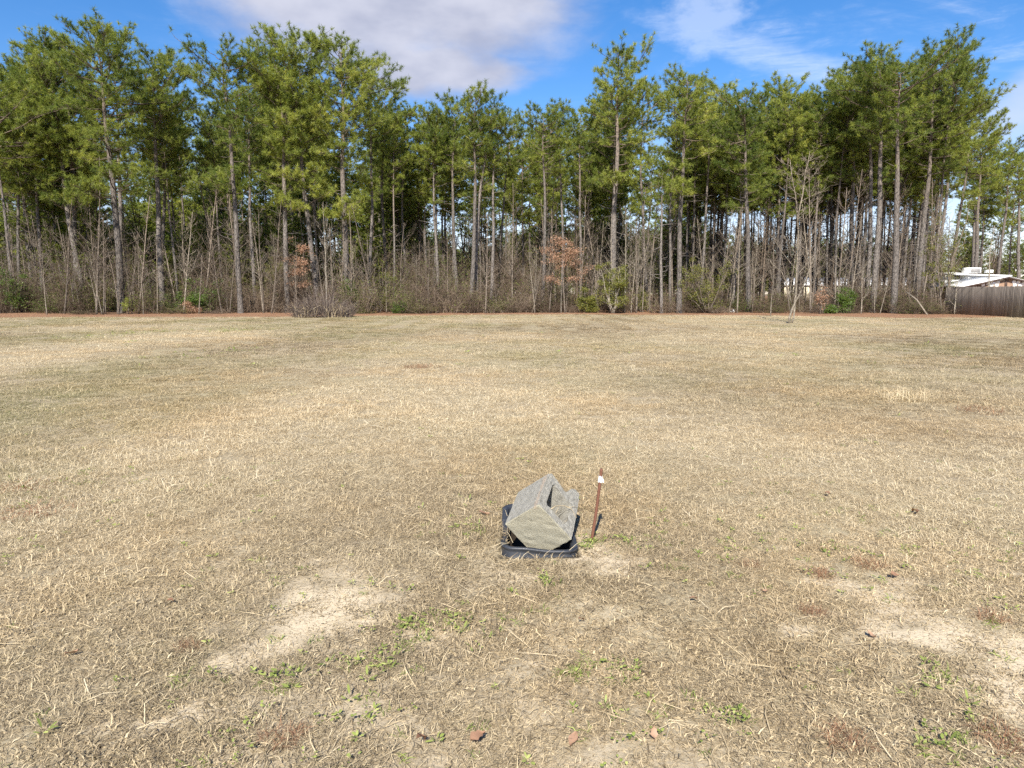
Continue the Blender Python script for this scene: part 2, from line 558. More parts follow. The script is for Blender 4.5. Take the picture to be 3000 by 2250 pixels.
def field_material():
    m, g, out = material('dry_field_soil')
    tc = g.n('ShaderNodeTexCoord'); v = tc.outputs['Object']
    n_big = g.noise(v, 0.22, 4, 0.55)
    n_mid = g.noise(v, 1.6, 4, 0.6)
    n_fin = g.noise(v, 60.0, 4, 0.65)
    n_vf = g.noise(v, 300.0, 2, 0.6)
    th = g.mix(n_mid, (0.34, 0.28, 0.185), (0.50, 0.415, 0.28))
    th = g.mix(g.ss(n_big, 0.42, 0.62), th, (0.42, 0.36, 0.22))
    th = g.mix(g.ss(n_fin, 0.35, 0.75), g.mix(0.55, th, (0.15, 0.115, 0.07)), th)
    sa = g.mix(n_mid, (0.50, 0.41, 0.275), (0.63, 0.53, 0.37))
    sa = g.mix(g.ss(n_fin, 0.48, 0.66, 0, .8), sa, (0.36, 0.285, 0.19))
    sa = g.mix(g.ss(n_vf, 0.62, 0.8, 0, 0.6), sa, (0.30, 0.22, 0.14))
    f = g.ss(g.math('ADD', attr(g, 'tint').outputs['Fac'], g.math('ADD', g.math('MULTIPLY', g.math('SUBTRACT', n_fin, 0.5), 0.6), g.math('MULTIPLY', g.math('SUBTRACT', g.noise(v, 9.0, 4, .6), 0.5), 0.9))), 0.15, 0.85)
    c = g.mix(f, th, sa)
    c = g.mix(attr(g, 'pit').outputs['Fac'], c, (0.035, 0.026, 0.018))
    principled(g, out, c, 0.95, 0.1, g.math('ADD', n_fin, g.math('MULTIPLY', n_vf, 0.4)), 0.5, 0.012)
    return m


field = link('field', fm, field_material())
tag(field, 'dry tan mown field with bare sandy patches', kind='structure')

# forest floor: pine straw under the trees, its front edge wavers
EDGE_PX = [(-900, 42.0), (-300, 44.2), (0, 45.2), (350, 46.0), (700, 47.0), (1000, 48.3), (1400, 51.0), (2000, 51.5), (2350, 48.5), (2620, 45.5), (2800, 45.2), (3100, 46.5), (3800, 47.0)]


def edge_y(x):
    ex = np.array([(p - CX) / F * (y * 1.008) for p, y in EDGE_PX]); ey = np.array([y for _, y in EDGE_PX])
    return np.interp(x, ex, ey)


def brush_y(x):
    return np.interp(x, [-60, -35, -18, 0, 14, 26, 40], [50.0, 51.0, 52.0, 54.0, 54.0, 52.0, 51.0])


fx = np.concatenate([np.arange(-160, -45, 5.0), np.arange(-45, 45, 0.2), np.arange(45, 165, 5.0)])
ey = edge_y(fx) + (fbm(fx, fx * 0, 0.5, 51, 4) - 0.5) * 1.6 + (fbm(fx, fx * 0, 2.5, 55, 3) - 0.5) * 0.6
rows = np.concatenate([[0, 0.12, 0.5, 1.2, 2.5, 5, 9], np.arange(14, 150, 12), [220, 500]])
FX = np.repeat(fx[:, None], len(rows), 1); FY = ey[:, None] + rows[None, :]
FZ = gz(FX, FY) + 0.035 * np.clip(rows[None, :] / 0.5, 0, 1) + 0.006 + 0.04 * (fbm(FX, FY, 1.2, 61, 3) - 0.5) * np.clip(rows[None, :], 0, 1)
mb = MB()
vi = np.arange(FX.size).reshape(FX.shape)
q0, q1, q2, q3 = vi[:-1, :-1].ravel(), vi[1:, :-1].ravel(), vi[1:, 1:].ravel(), vi[:-1, 1:].ravel()
mb.add(np.stack([FX.ravel(), FY.ravel(), FZ.ravel()], 1), np.concatenate([np.stack([q0, q1, q2], 1), np.stack([q0, q2, q3], 1)]))


def straw_material():
    m, g, out = material('pine_straw')
    v = g.n('ShaderNodeTexCoord').outputs['Object']
    n1 = g.noise(v, 1.3, 5, 0.6); n2 = g.noise(v, 14.0, 5, 0.7); n3 = g.noise(g.mapping(v, (1, 3, 1)), 40, 3, 0.7)
    c = g.mix(n1, (0.215, 0.115, 0.066), (0.38, 0.22, 0.13))
    c = g.mix(g.ss(n2, 0.55, 0.75), c, (0.46, 0.30, 0.17))
    c = g.mix(g.ss(n3, 0.55, 0.8, 0, 0.7), c, (0.13, 0.075, 0.045))
    principled(g, out, c, 0.95, 0.1, g.math('ADD', n2, n3), 0.8, 0.05)
    return m


ff = link('forest_floor', mb.mesh('forest_floor', True), straw_material())
tag(ff, 'orange brown pine straw covering the ground under the trees', kind='structure')


# ------------------------------------------------------------------ dry grass
def blades(rg, n, spread, l0, l1, w0, w1, lie, curl=0.6, a0=0.0, a1=1.0, segs=2):
    """a clump of n bent blades"""
    ang = rg.random(n) * 2 * math.pi
    r = spread * np.sqrt(rg.random(n))
    base = np.stack([r * np.cos(ang), r * np.sin(ang), np.zeros(n) - 0.004], 1)
    az = rg.random(n) * 2 * math.pi
    el = np.clip(rg.normal(lie, 0.35, n), 0.02, 1.45)
    L = rg.uniform(l0, l1, n); w = rg.uniform(w0, w1, n)
    h = np.stack([np.cos(az), np.sin(az), np.zeros(n)], 1)
    side = np.stack([-np.sin(az), np.cos(az), rg.normal(0, 0.5, n)], 1)
    side /= np.linalg.norm(side, axis=1, keepdims=True)
    d0 = h * np.cos(el)[:, None] + np.array([0, 0, 1]) * np.sin(el)[:, None]
    el2 = el - curl * rg.uniform(0.3, 1.6, n)
    az2 = az + rg.normal(0, 0.6, n)
    d1 = np.stack([np.cos(az2) * np.cos(el2), np.sin(az2) * np.cos(el2), np.sin(el2)], 1)
    p1 = base + d0 * (L * 0.5)[:, None]
    p2 = p1 + d1 * (L * 0.5)[:, None]
    p1[:, 2] = np.maximum(p1[:, 2], 0.003); p2[:, 2] = np.maximum(p2[:, 2], 0.002)
    hw = (side * w[:, None]) / 2
    V = np.stack([base - hw, base + hw, p1 + hw * 0.95, p1 - hw * 0.95, p2], 1)
    T = np.array([[0, 1, 2], [0, 2, 3], [3, 2, 4]])
    tri = (T[None] + (np.arange(n) * 5)[:, None, None]).reshape(-1, 3)
    a = np.repeat(a0 + (a1 - a0) * rg.random(n) ** 1.25, 5)
    return V.reshape(-1, 3), tri, a


def leaves(rg, n, spread, l0, l1, w0, w1, zmax=0.03, a0=0, a1=1, lift=0.4):
    """small oval leaves: rosettes and clover"""
    ang = rg.random(n) * 2 * math.pi
    r = spread * np.sqrt(rg.random(n))
    b = np.stack([r * np.cos(ang), r * np.sin(ang), rg.random(n) * zmax + 0.004], 1)
    az = ang + rg.normal(0, 0.7, n)
    el = rg.normal(lift, 0.25, n)
    d = np.stack([np.cos(az) * np.cos(el), np.sin(az) * np.cos(el), np.sin(el)], 1)
    sd = np.stack([-np.sin(az), np.cos(az), rg.normal(0, 0.3, n)], 1)
    L = rg.uniform(l0, l1, n)[:, None]; w = rg.uniform(w0, w1, n)[:, None]
    V = np.stack([b, b + d * L * 0.35 + sd * w * 0.5, b + d * L * 0.75 + sd * w * 0.45 + [0, 0, -0.001], b + d * L + [0, 0, -0.003], b + d * L * 0.75 - sd * w * 0.45 + [0, 0, -0.001], b + d * L * 0.35 - sd * w * 0.5], 1)
    T = np.array([[0, 1, 5], [1, 2, 5], [2, 4, 5], [2, 3, 4]])
    tri = (T[None] + (np.arange(n) * 6)[:, None, None]).reshape(-1, 3)
    return V.reshape(-1, 3), tri, np.repeat(a0 + (a1 - a0) * rg.random(n), 6)


def grass_material():
    m, g, out = material('dry_grass_blades')
    t = attr(g, 'tint').outputs['Fac']
    tone = attr(g, 'tone', 'INSTANCER').outputs['Fac']
    gr = attr(g, 'green', 'INSTANCER').outputs['Fac']
    f = g.math('ADD', g.math('MULTIPLY', t, 0.62), g.math('MULTIPLY', tone, 0.38))
    r = g.n('ShaderNodeValToRGB'); el = r.color_ramp.elements
    el[0].position = 0.05; el[0].color = (0.125, 0.095, 0.058, 1)
    el[1].position = 0.95; el[1].color = (0.80, 0.71, 0.52, 1)
    e = el.new(0.35); e.color = (0.40, 0.32, 0.20, 1)
    e = el.new(0.65); e.color = (0.64, 0.525, 0.328, 1)
    g.put(r.inputs[0], f)
    olive = g.mix(t, (0.14, 0.145, 0.05), (0.36, 0.34, 0.15))
    c = g.mix(g.math('MULTIPLY', gr, g.ss(t, 0.1, 0.8, 1.0, 0.35)), r.outputs[0], olive)
    wn = g.noise(g.n('ShaderNodeNewGeometry').outputs['Position'], 0.28, 4, .6)
    c = g.mix(g.ss(wn, .42, .66), c, g.mix(1.0, c, (1.03, .965, .88), 'MULTIPLY'))
    p = g.n('ShaderNodeBsdfPrincipled'); g.link(c, p.inputs['Base Color'])
    p.inputs['Roughness'].default_value = 0.55; p.inputs['Specular IOR Level'].default_value = 0.3
    tr = g.n('ShaderNodeBsdfTranslucent'); g.link(c, tr.inputs['Color'])
    ms = g.n('ShaderNodeMixShader'); ms.inputs[0].default_value = 0.22
    g.link(p.outputs[0], ms.inputs[1]); g.link(tr.outputs[0], ms.inputs[2]); g.link(ms.outputs[0], out.inputs[0])
    return m


M['grass'] = grass_material()
M['weed'] = leafy('green_weed_leaves', [(0.0, (0.13, 0.17, 0.04)), (0.6, (0.29, 0.34, 0.09)), (1.0, (0.48, 0.49, 0.18))], 0.3, 0.5, inst=True)
M['straw'] = leafy('straw_stalks', [(0.0, (0.30, 0.21, 0.11)), (1.0, (0.74, 0.63, 0.42))], 0.15, 0.6)
M['red_tuft'] = leafy('reddish_dead_grass', [(0.0, (0.16, 0.075, 0.04)), (0.6, (0.30, 0.155, 0.085)), (1.0, (0.45, 0.27, 0.16))], 0.2, 0.7)

rg = np.random.default_rng(11)
kinds = []
for k in range(5):                                     # fine straw
    b = MB().add(*blades(rg, 70, 0.085, 0.02, 0.075, 0.0013, 0.0031, 0.36, 0.45))
    kinds.append((b.mesh('straw_clump_%d' % k), [M['grass']]))
for k in range(4):                                     # broad curled grey-tan blades
    b = MB().add(*blades(rg, 34, 0.065, 0.02, 0.052, 0.003, 0.0056, 0.45, 0.9, 0.0, 0.92))
    kinds.append((b.mesh('curled_clump_%d' % k), [M['grass']]))
for k in range(2):                                     # loose flat stalks
    b = MB().add(*blades(rg, 9, 0.11, 0.10, 0.19, 0.0018, 0.0032, 0.12, 0.25, 0.5, 1.0))
    kinds.append((b.mesh('stalk_clump_%d' % k), [M['grass']]))


for k in range(2):                                     # crumbs of dead leaf and broken stalk lying on bare sand
    b = MB().add(*blades(rg, 22, 0.09, 0.006, 0.03, 0.0016, 0.0040, 0.06, 0.2, 0.0, 0.7))
    kinds.append((b.mesh('litter_%d' % k), [M['grass']]))


def grass_points(rg, n, ymin, ymax, power):
    """points over the field, thinning with distance as ymin..ymax grows; covers a margin beyond the view"""
    u = rg.random(n)
    # pdf over y ~ width(y) * rho(y)
    yy = np.linspace(ymin, ymax, 4000)
    pdf = (1.5 * yy + 3.4) * np.minimum(1.0, (4.5 / yy)) ** power
    cdf = np.cumsum(pdf); cdf /= cdf[-1]
    y = np.interp(u, cdf, yy)
    x = (rg.random(n) - 0.5) * (1.5 * y + 3.4)
    return x, y


NG = 90000
x, y = grass_points(rg, NG, 1.15, 54.5, 1.72)
keep = (y < edge_y(x) - 0.3 + rg.exponential(1.3, NG)) & ~in_box(x, y, 0.045)
sv = sandiness(x, y)
bare = rg.random(NG) < np.clip(sv * 1.15 - 0.05, 0, 0.86)
keep &= ~(bare & (rg.random(NG) < 0.25))
# thinner turf in blotches
keep &= rg.random(NG) > 0.42 * np.clip((fbm(x, y, 1.1, 71, 3) - 0.52) * 4, 0, 1)
x, y, sv, bare = x[keep], y[keep], sv[keep], bare[keep]
n = len(x)
sc = np.maximum(1.0, y / 5.0) ** 0.52 * rg.uniform(0.75, 1.25, n)
lush = fbm(x, y, 0.55, 81, 4)
h = sc ** 0.4 * rg.uniform(0.6, 1.2, n) * (0.45 + 0.95 * lush)
scl = np.stack([sc, sc, h], 1)
macro = fbm(x, y * 0.6, 0.16, 91, 4)
tone = np.clip(0.47 + 2.3 * (macro - 0.5) + rg.normal(0, 0.16, n) + 0.05 * np.clip((y - 4.5) / 3, -1.0, 1.0), 0, 1)
green = np.clip(0.12 + 3.0 * (fbm(x + 40, y * 0.7, 0.21, 101, 4) - 0.53) + rg.normal(0, 0.14, n) + np.clip(-x / 60, -0.15, 0.3), 0, 0.85)
near = np.clip((6.0 - y) / 3.0, 0, 1)
idx = np.where(rg.random(n) < 0.03, rg.integers(9, 11, n), np.where(rg.random(n) < 0.12 + 0.55 * near * np.clip(0.5 + 3 * (fbm(x, y, 0.8, 111, 3) - 0.45), 0, 1), rg.integers(5, 9, n), rg.integers(0, 5, n)))
idx = np.where(bare, rg.integers(11, 13, n), idx); scl = np.where(bare[:, None], 1.0, scl)
gobj = scatter('dry_grass', np.stack([x, y, gz(x, y)], 1), rg.random(n) * 6.283, scl, idx, tone, green, kinds)
tag(gobj, 'short dry tan grass covering the whole field', 'grass', kind='stuff')

# green weeds among the grass: clover leaves, rosettes and fresh blades
wk = []
for k in range(3):
    b = MB().add(*leaves(rg, 10, 0.035, 0.008, 0.016, 0.005, 0.010, 0.02))
    wk.append((b.mesh('clover_%d' % k), [M['weed']]))
for k in range(2):
    b = MB().add(*leaves(rg, 7, 0.012, 0.018, 0.034, 0.005, 0.010, 0.006, 0.1, 0.9, 0.35))
    wk.append((b.mesh('rosette_%d' % k), [M['weed']]))
for k in range(3):
    b = MB().add(*blades(rg, 12, 0.03, 0.025, 0.055, 0.002, 0.0036, 0.6, 0.7, 0.0, 0.7))
    wk.append((b.mesh('fresh_blades_%d' % k), [M['weed']]))
x, y = grass_points(rg, 5200, 1.2, 30.0, 1.9)
dens = np.clip((fbm(x, y, 0.9, 121, 4) - 0.42) * 3.2, 0.06, 0.8) * np.clip((7.5 - y) / 4, 0.10, 1)
keep = (rg.random(len(x)) < dens) & ~in_box(x, y, 0.05) & (rg.random(len(x)) > sandiness(x, y) * 0.9)
x, y = x[keep], y[keep]
# extra weeds where the photograph shows them: round the stake and the collar, along the left dip
for px, py, k_, sp in ((1725, 1588, 16, 0.06), (1712, 1612, 12, 0.04), (1690, 1606, 8, 0.03), (1850, 1590, 8, 0.05), (1590, 1700, 9, 0.05), (1370, 1560, 10, 0.08), (90, 1440, 16, 0.22), (330, 1400, 14, 0.2),
                       (1080, 1940, 20, 0.08), (1230, 1840, 20, 0.08), (1340, 1830, 14, 0.07), (1690, 1970, 10, 0.05), (2140, 2110, 10, 0.04), (830, 1995, 14, 0.05), (1840, 1975, 6, 0.03), (2750, 2000, 10, 0.06), (2860, 2190, 16, 0.1)):
    p = on_ground(px, py)
    x = np.concatenate([x, p[0] + rg.normal(0, sp, k_)]); y = np.concatenate([y, p[1] + rg.normal(0, sp, k_)])
keep = ~in_box(x, y, 0.03); x, y = x[keep], y[keep]
# far green tufts at the left
for px, py, k_, sp in ((680, 970, 30, 0.35), (400, 972, 16, 0.7), (335, 982, 20, 0.8), (665, 1025, 20, 0.5), (800, 965, 16, 1.2), (500, 968, 10, 0.4)):
    p = on_ground(px, py)
    x = np.concatenate([x, p[0] + rg.normal(0, sp, k_)]); y = np.concatenate([y, p[1] + rg.normal(0, sp * 2, k_)])
n = len(x)
sc = np.where(y > 15, 3.0, np.maximum(1.0, y / 6) ** 0.5) * rg.uniform(0.7, 1.35, n)
idx = np.where(rg.random(n) < 0.35, rg.integers(5, 8, n), np.where(rg.random(n) < 0.55, rg.integers(0, 3, n), rg.integers(3, 5, n)))
wobj = scatter('green_weeds', np.stack([x, y, gz(x, y) + 0.006], 1), rg.random(n) * 6.283, np.stack([sc] * 3, 1), idx, rg.random(n), np.zeros(n), wk)
tag(wobj, 'small green weeds sprouting among the dry grass', 'weeds', kind='stuff')


# ------------------------------------------------------------------ pines
def unit(v):
    return v / (np.linalg.norm(v, axis=-1, keepdims=True) + 1e-9)


def needles(rg, pos, dr, mb, count=15, l0=0.22, l1=0.40, w=0.034, tone=None):
    n = len(pos)
    rnd = unit(rg.normal(0, 1, (n, count, 3)))
    d = unit(dr[:, None, :] * 0.50 + rnd * 0.9 + np.array([0, 0, 0.10]))
    L = rg.uniform(l0, l1, (n, count, 1))
    b = pos[:, None, :] + dr[:, None, :] * rg.uniform(-0.14, 0.08, (n, count, 1))
    sd = unit(np.cross(d, unit(rg.normal(0, 1, (n, count, 3)))))
    hw = sd * (w * rg.uniform(0.7, 1.2, (n, count, 1)) / 2)
    V = np.stack([b - hw, b + hw, b + d * L + [0, 0, -0.02]], 2).reshape(-1, 3)
    T = np.arange(n * count * 3).reshape(-1, 3)
    t = tone if tone is not None else rg.random(n)
    t = np.clip(np.repeat(t, count) + rg.normal(0, 0.10, n * count), 0, 1)
    mb.add(V, T, np.repeat(t, 3))


def profile(t, kind):
    xs = [0, .12, .3, .55, .8, .93, 1.0]
    ys = {0: [.55, .85, 1.0, 1.0, .90, .75, .58], 1: [.40, .65, .9, 1.0, .97, .85, .65], 2: [.8, 1.0, .97, .9, .78, .62, .48], 3: [.35, .5, .75, 1.0, 1.0, .92, .75]}[kind]
    return np.interp(t, xs, ys)


def pine_meshes(name, H, zcb, R, r0, lean=(0, 0), bow=0.0, seed=0, kind=0, dens=1.0, tufts=1.0, low=(), stubs=12, count=34, w=0.034):
    """trunk, limbs and needle meshes of one pine standing at the origin"""
    rg = np.random.default_rng(seed)
    ph = rg.random(4) * 6.28

    def tr(z):
        z = np.asarray(z, float); s = z / H
        wx = 0.10 * np.sin(z * 0.42 + ph[0]) * s + 0.06 * np.sin(z * 0.9 + ph[1]) * s
        wy = 0.10 * np.sin(z * 0.38 + ph[2]) * s
        x = lean[0] * s + bow * np.sin(s * math.pi) + wx
        y = lean[1] * s + wy
        return np.stack([x, y, z], -1)

    def rad(z):
        s = np.asarray(z, float) / H
        return r0 * (np.interp(s, [0, .015, .05, .5, .75, .93, 1], [1.32, 1.10, 1.0, .70, .44, .16, .05]))
    mt = MB()
    zz = np.concatenate([[-0.15], np.linspace(0, 1.2, 6), np.linspace(2.0, H, 26)])
    mt.tubes(tr(zz), rad(np.maximum(zz, 0)), 11)
    # dead stubs below the crown
    if stubs:
        zs = rg.uniform(H * 0.22, max(zcb + 0.5, H * 0.3), stubs)
        az = rg.random(stubs) * 6.283; L = rg.uniform(0.3, 1.7, stubs)
        b = tr(zs); d = np.stack([np.cos(az), np.sin(az), rg.normal(0.05, 0.25, stubs)], 1)
        e = b + d * L[:, None]; mid = (b + e) / 2 + rg.normal(0, 0.07, (stubs, 3))
        mt.tubes(np.stack([b, mid, e], 1), np.stack([np.full(stubs, 0.03), np.full(stubs, 0.02), np.full(stubs, 0.007)], 1), 4)
    # limbs
    nb = max(12, int((H - zcb) * 5.4 * dens))
    t = (np.arange(nb) + rg.random(nb)) / nb
    z = zcb + t * (H - zcb) * 0.975
    az = np.arange(nb) * 2.39996 + rg.normal(0, 0.5, nb)
    asym = 1 + 0.22 * np.sin(az + ph[3]) + 0.12 * np.sin(2 * az + ph[1])
    L = R * profile(t, kind) * rg.uniform(0.55, 1.16, nb) * asym
    L = np.maximum(L, 0.5)
    el = np.radians(np.interp(t, [0, .3, .7, 1], [2, 12, 22, 36]) + rg.normal(0, 13, nb))
    for lz, laz, lL, lel in low:                         # extra low boughs
        z = np.append(z, lz); az = np.append(az, laz); L = np.append(L, lL); el = np.append(el, math.radians(lel)); t = np.append(t, 0.0)
    L = np.minimum(L, np.maximum(0.55, (H + 0.45 - z) / (np.maximum(np.sin(el), 0) + 0.17)))
    nb = len(z)
    s = np.linspace(0, 1, 6)[None, :, None]
    hd = np.stack([np.cos(az), np.sin(az), np.zeros(nb)], 1)[:, None, :]
    sidev = np.stack([-np.sin(az), np.cos(az), np.zeros(nb)], 1)[:, None, :]
    ce = np.cos(el)[:, None, None]; se = np.sin(el)[:, None, None]
    Lx = L[:, None, None]
    P = tr(z)[:, None, :] + hd * Lx * s * ce + np.array([0, 0, 1]) * (Lx * s * se + Lx * 0.16 * s * s) + sidev * (rg.normal(0, 0.10, (nb, 1, 1)) * Lx * np.sin(s * 3.0))
    P = P + rg.normal(0, 0.035, P.shape) * (s > 0)
    rb = (0.012 + 0.0125 * L)[:, None] * np.linspace(1, 0.25, 6)[None, :]
    ml = MB()
    ml.tubes(P, rb, 4)
    # side shoots
    tp, td, tt = [], [], []
    SP, SR = [], []
    for i in range(nb):
        m = max(3, int(L[i] * 3.3 * tufts))
        sj = np.sort(rg.uniform(0.22, 1.0, m)); sj[-1] = 1.0
        fi = sj * 5; k0 = np.minimum(fi.astype(int), 4); fr = (fi - k0)[:, None]
        bp = P[i, k0] * (1 - fr) + P[i, k0 + 1] * fr
        dirb = unit(P[i, k0 + 1] - P[i, k0])
        sg = np.where(np.arange(m) % 2 == 0, 1, -1) * np.radians(rg.uniform(28, 68, m)); sg[-1] = 0
        cs, sn = np.cos(sg), np.sin(sg)
        d = np.stack([dirb[:, 0] * cs - dirb[:, 1] * sn, dirb[:, 0] * sn + dirb[:, 1] * cs, dirb[:, 2] * 0.6 + rg.uniform(-0.12, 0.95, m)], 1)
        d = unit(d)
        l = np.clip((0.22 + 0.42 * (1 - sj)) * L[i] * rg.uniform(0.55, 1.25, m), 0.28, 1.45)
        e = bp + d * l[:, None]; mid = bp + d * (l * 0.5)[:, None] + [0, 0, -0.03]
        SP.append(np.stack([bp, mid, e], 1)); SR.append(np.tile([0.013, 0.009, 0.005], (m, 1)))
        br = rg.normal(0, 0.16)
        for f, need in ((1.0, 0.0), (0.58, 0.62)):
            ok = l > need
            pp = bp[ok] + d[ok] * (l[ok] * f)[:, None] + rg.normal(0, 0.05, (ok.sum(), 3))
            tp.append(pp)
            td.append(unit(d[ok] + rg.normal(0, 0.28, (ok.sum(), 3)) + [0, 0, 0.35]))
            tt.append(np.clip(0.46 + br + rg.normal(0, 0.16, ok.sum()) - 0.16 * t[i], 0, 1))
    ml.tubes(np.concatenate(SP), np.concatenate(SR), 3, cap=False)
    mc = MB()
    needles(rg, np.concatenate(tp), np.concatenate(td), mc, count, tone=np.concatenate(tt), w=w)
    return mt.mesh(name + '_trunk', True), ml.mesh(name + '_limbs', True), mc.mesh(name + '_needles')


def place_pine(meshes, loc, label, group, scale=None, rz=0.0):
    o = empty('pine_tree', loc, rz)
    if scale is not None:
        o.scale = scale
    tag(o, label, 'tree', group)
    for nm, me, mat in (('trunk', meshes[0], 'pine_bark'), ('limbs', meshes[1], 'limb_bark'), ('crown', meshes[2], 'needle')):
        c_ = link(nm, me, M[mat], o)
        if nm != 'trunk':
            c_['kind'] = 'stuff'
    return o


# xb, Y, trunk px, x top, y top, y crown base, crown half width px, profile, label
PINES = [
    (40, 56, 9, -35, 195, 430, 115, 0, 'slim pine leaning left at the very left edge of the photograph'),
    (56, 61, 9, 40, 180, 450, 105, 1, 'slim upright pine beside the leaning one at the left edge'),
    (193, 64, 9, 110, 165, 520, 95, 0, 'thin pine left of the pair of leaning pines near the left edge'),
    (216, 61, 13, 185, 120, 520, 105, 2, 'pine with pale mottled trunk, left one of a leaning pair near the left edge'),
    (252, 60, 15, 140, 98, 480, 120, 0, 'pine with reddish trunk slanting left, right one of a leaning pair'),
    (355, 54, 19, 283, 66, 420, 128, 0, 'thick grey pine leaning left, biggest trunk of the left end'),
    (345, 59, 13, 330, 150, 470, 85, 1, 'pine standing right behind the thick leaning grey pine on the left'),
    (478, 57, 16, 437, 130, 420, 92, 1, 'straight dark pine between the thick leaning grey pine and the pale slim one'),
    (463, 65, 11, 470, 215, 480, 80, 0, 'thin dark pine just left of and behind a straight dark pine'),
    (705, 54, 15, 657, 122, 390, 92, 3, 'pale slim pine standing clear at the front edge, left of the brush pile'),
    (748, 61, 10, 722, 215, 430, 72, 1, 'thin dark pine just right of the pale slim front pine'),
    (842, 55.5, 15, 812, 140, 440, 90, 1, 'pine rising behind the orange leaved branches left of the brush pile'),
    (935, 56.5, 15, 872, 82, 420, 112, 0, 'tall pine standing straight behind the brush pile'),
    (1022, 57, 18, 1003, 105, 470, 105, 0, 'tall broad pine with forked crown just right of the brush pile'),
    (1078, 60, 10, 1078, 150, 430, 78, 3, 'dark slender pine right of the broad forked pine'),
    (1148, 65, 10, 1128, 222, 450, 62, 1, 'slender pine where the skyline drops right of the tall left group'),
    (1195, 67, 9, 1188, 312, 530, 55, 0, 'short slender pine in the dip of the skyline'),
    (1285, 62, 9, 1262, 325, 520, 60, 1, 'slim pine with forked dark stem left of the middle group'),
    (1342, 62, 11, 1332, 278, 500, 62, 0, 'pine with many dark side branches under the middle crowns'),
    (1378, 57, 13, 1394, 258, 470, 68, 1, 'pine with smooth tan trunk slanting slightly, in the middle of the woods edge'),
    (1398, 58, 11, 1446, 272, 480, 62, 0, 'pale straight pine close beside the slanting tan trunk in the middle'),
    (1438, 58, 10, 1442, 305, 500, 52, 1, 'slim grey pine, third trunk of the middle group'),
    (1465, 63, 8, 1497, 325, 520, 50, 0, 'thinnest pine at the right side of the middle group'),
    (1587, 58, 11, 1592, 300, 490, 72, 1, 'pale pine left of the orange leaved tree'),
    (1646, 61, 8, 1632, 284, 470, 58, 0, 'thin light trunked pine rising above the orange leaved tree'),
    (1702, 65, 9, 1700, 310, 520, 58, 1, 'thin dark pine right of the orange leaved tree'),
    (1795, 57, 17, 1808, 136, 430, 95, 0, 'tallest pine right of centre, round crown against blue sky'),
    (1900, 63, 9, 1885, 235, 480, 66, 1, 'dark pine in shade right of the tallest centre pine'),
    (1938, 54.5, 9, 1942, 470, 590, 42, 2, 'small slender pine with one low bright bough, at the front edge'),
    (1963, 56, 8, 1982, 330, 560, 46, 1, 'thin pine slanting right, beside the small slender front pine'),
    (1990, 55, 15, 2006, 197, 430, 86, 0, 'straight pine with long bare trunk right of the small slender one'),
    (2050, 61, 8, 2072, 232, 470, 66, 1, 'thin reddish pine right of the long bare front trunk'),
    (2193, 57, 14, 2180, 250, 530, 84, 0, 'pine with pale trunk and dead side branches behind the shrubs on the right'),
    (2284, 65, 9, 2280, 220, 470, 74, 3, 'slender pine behind the bare forked tree'),
    (2352, 67, 9, 2350, 262, 470, 62, 1, 'slender pine right behind the bare forked tree'),
    (2430, 65, 10, 2424, 232, 470, 70, 3, 'slender dark pine between the bare forked tree and the dark trunk cluster'),
    (2492, 62, 14, 2495, 190, 430, 74, 0, 'dark pine at the left of the close trunk cluster on the right'),
    (2535, 60, 14, 2530, 165, 440, 72, 1, 'dark leaning pine in the middle of the close trunk cluster on the right'),
    (2557, 56, 17, 2576, 130, 430, 88, 0, 'thick brown pine just left of the big pale front pine'),
    (2619, 54, 18, 2634, 158, 350, 138, 3, 'big pale pine with umbrella crown at the right front edge'),
    (2680, 60, 15, 2742, 127, 460, 108, 0, 'large dark pine leaning right behind the big pale one'),
    (2726, 65, 10, 2800, 185, 500, 86, 1, 'reddish pine slanting right left of the fence'),
    (2772, 72, 10, 2842, 300, 520, 72, 0, 'dark pine slanting right above the left end of the fence'),
    (2852, 85, 12, 2880, 400, 560, 62, 1, 'right one of twin dark pines behind the white trailer'),
    (2842, 87, 10, 2862, 445, 570, 52, 0, 'left one of twin dark pines behind the white trailer'),
    (2916, 88, 9, 2955, 412, 540, 58, 1, 'slim dark pine behind the trailer roof'),
    (2984, 92, 10, 2992, 432, 590, 58, 0, 'far pine at the right edge of the photograph'),
]
LOW = {355: [(-1, 520, 1.15, 0)], 842: [], 935: [(-1, 480, 1.2, 0)], 1022: [(-1, 500, 1.2, 0)], 2619: [], 1990: [(-1, 520, 1.1, 0)], 1938: [(-1, 600, .9, 0)]}
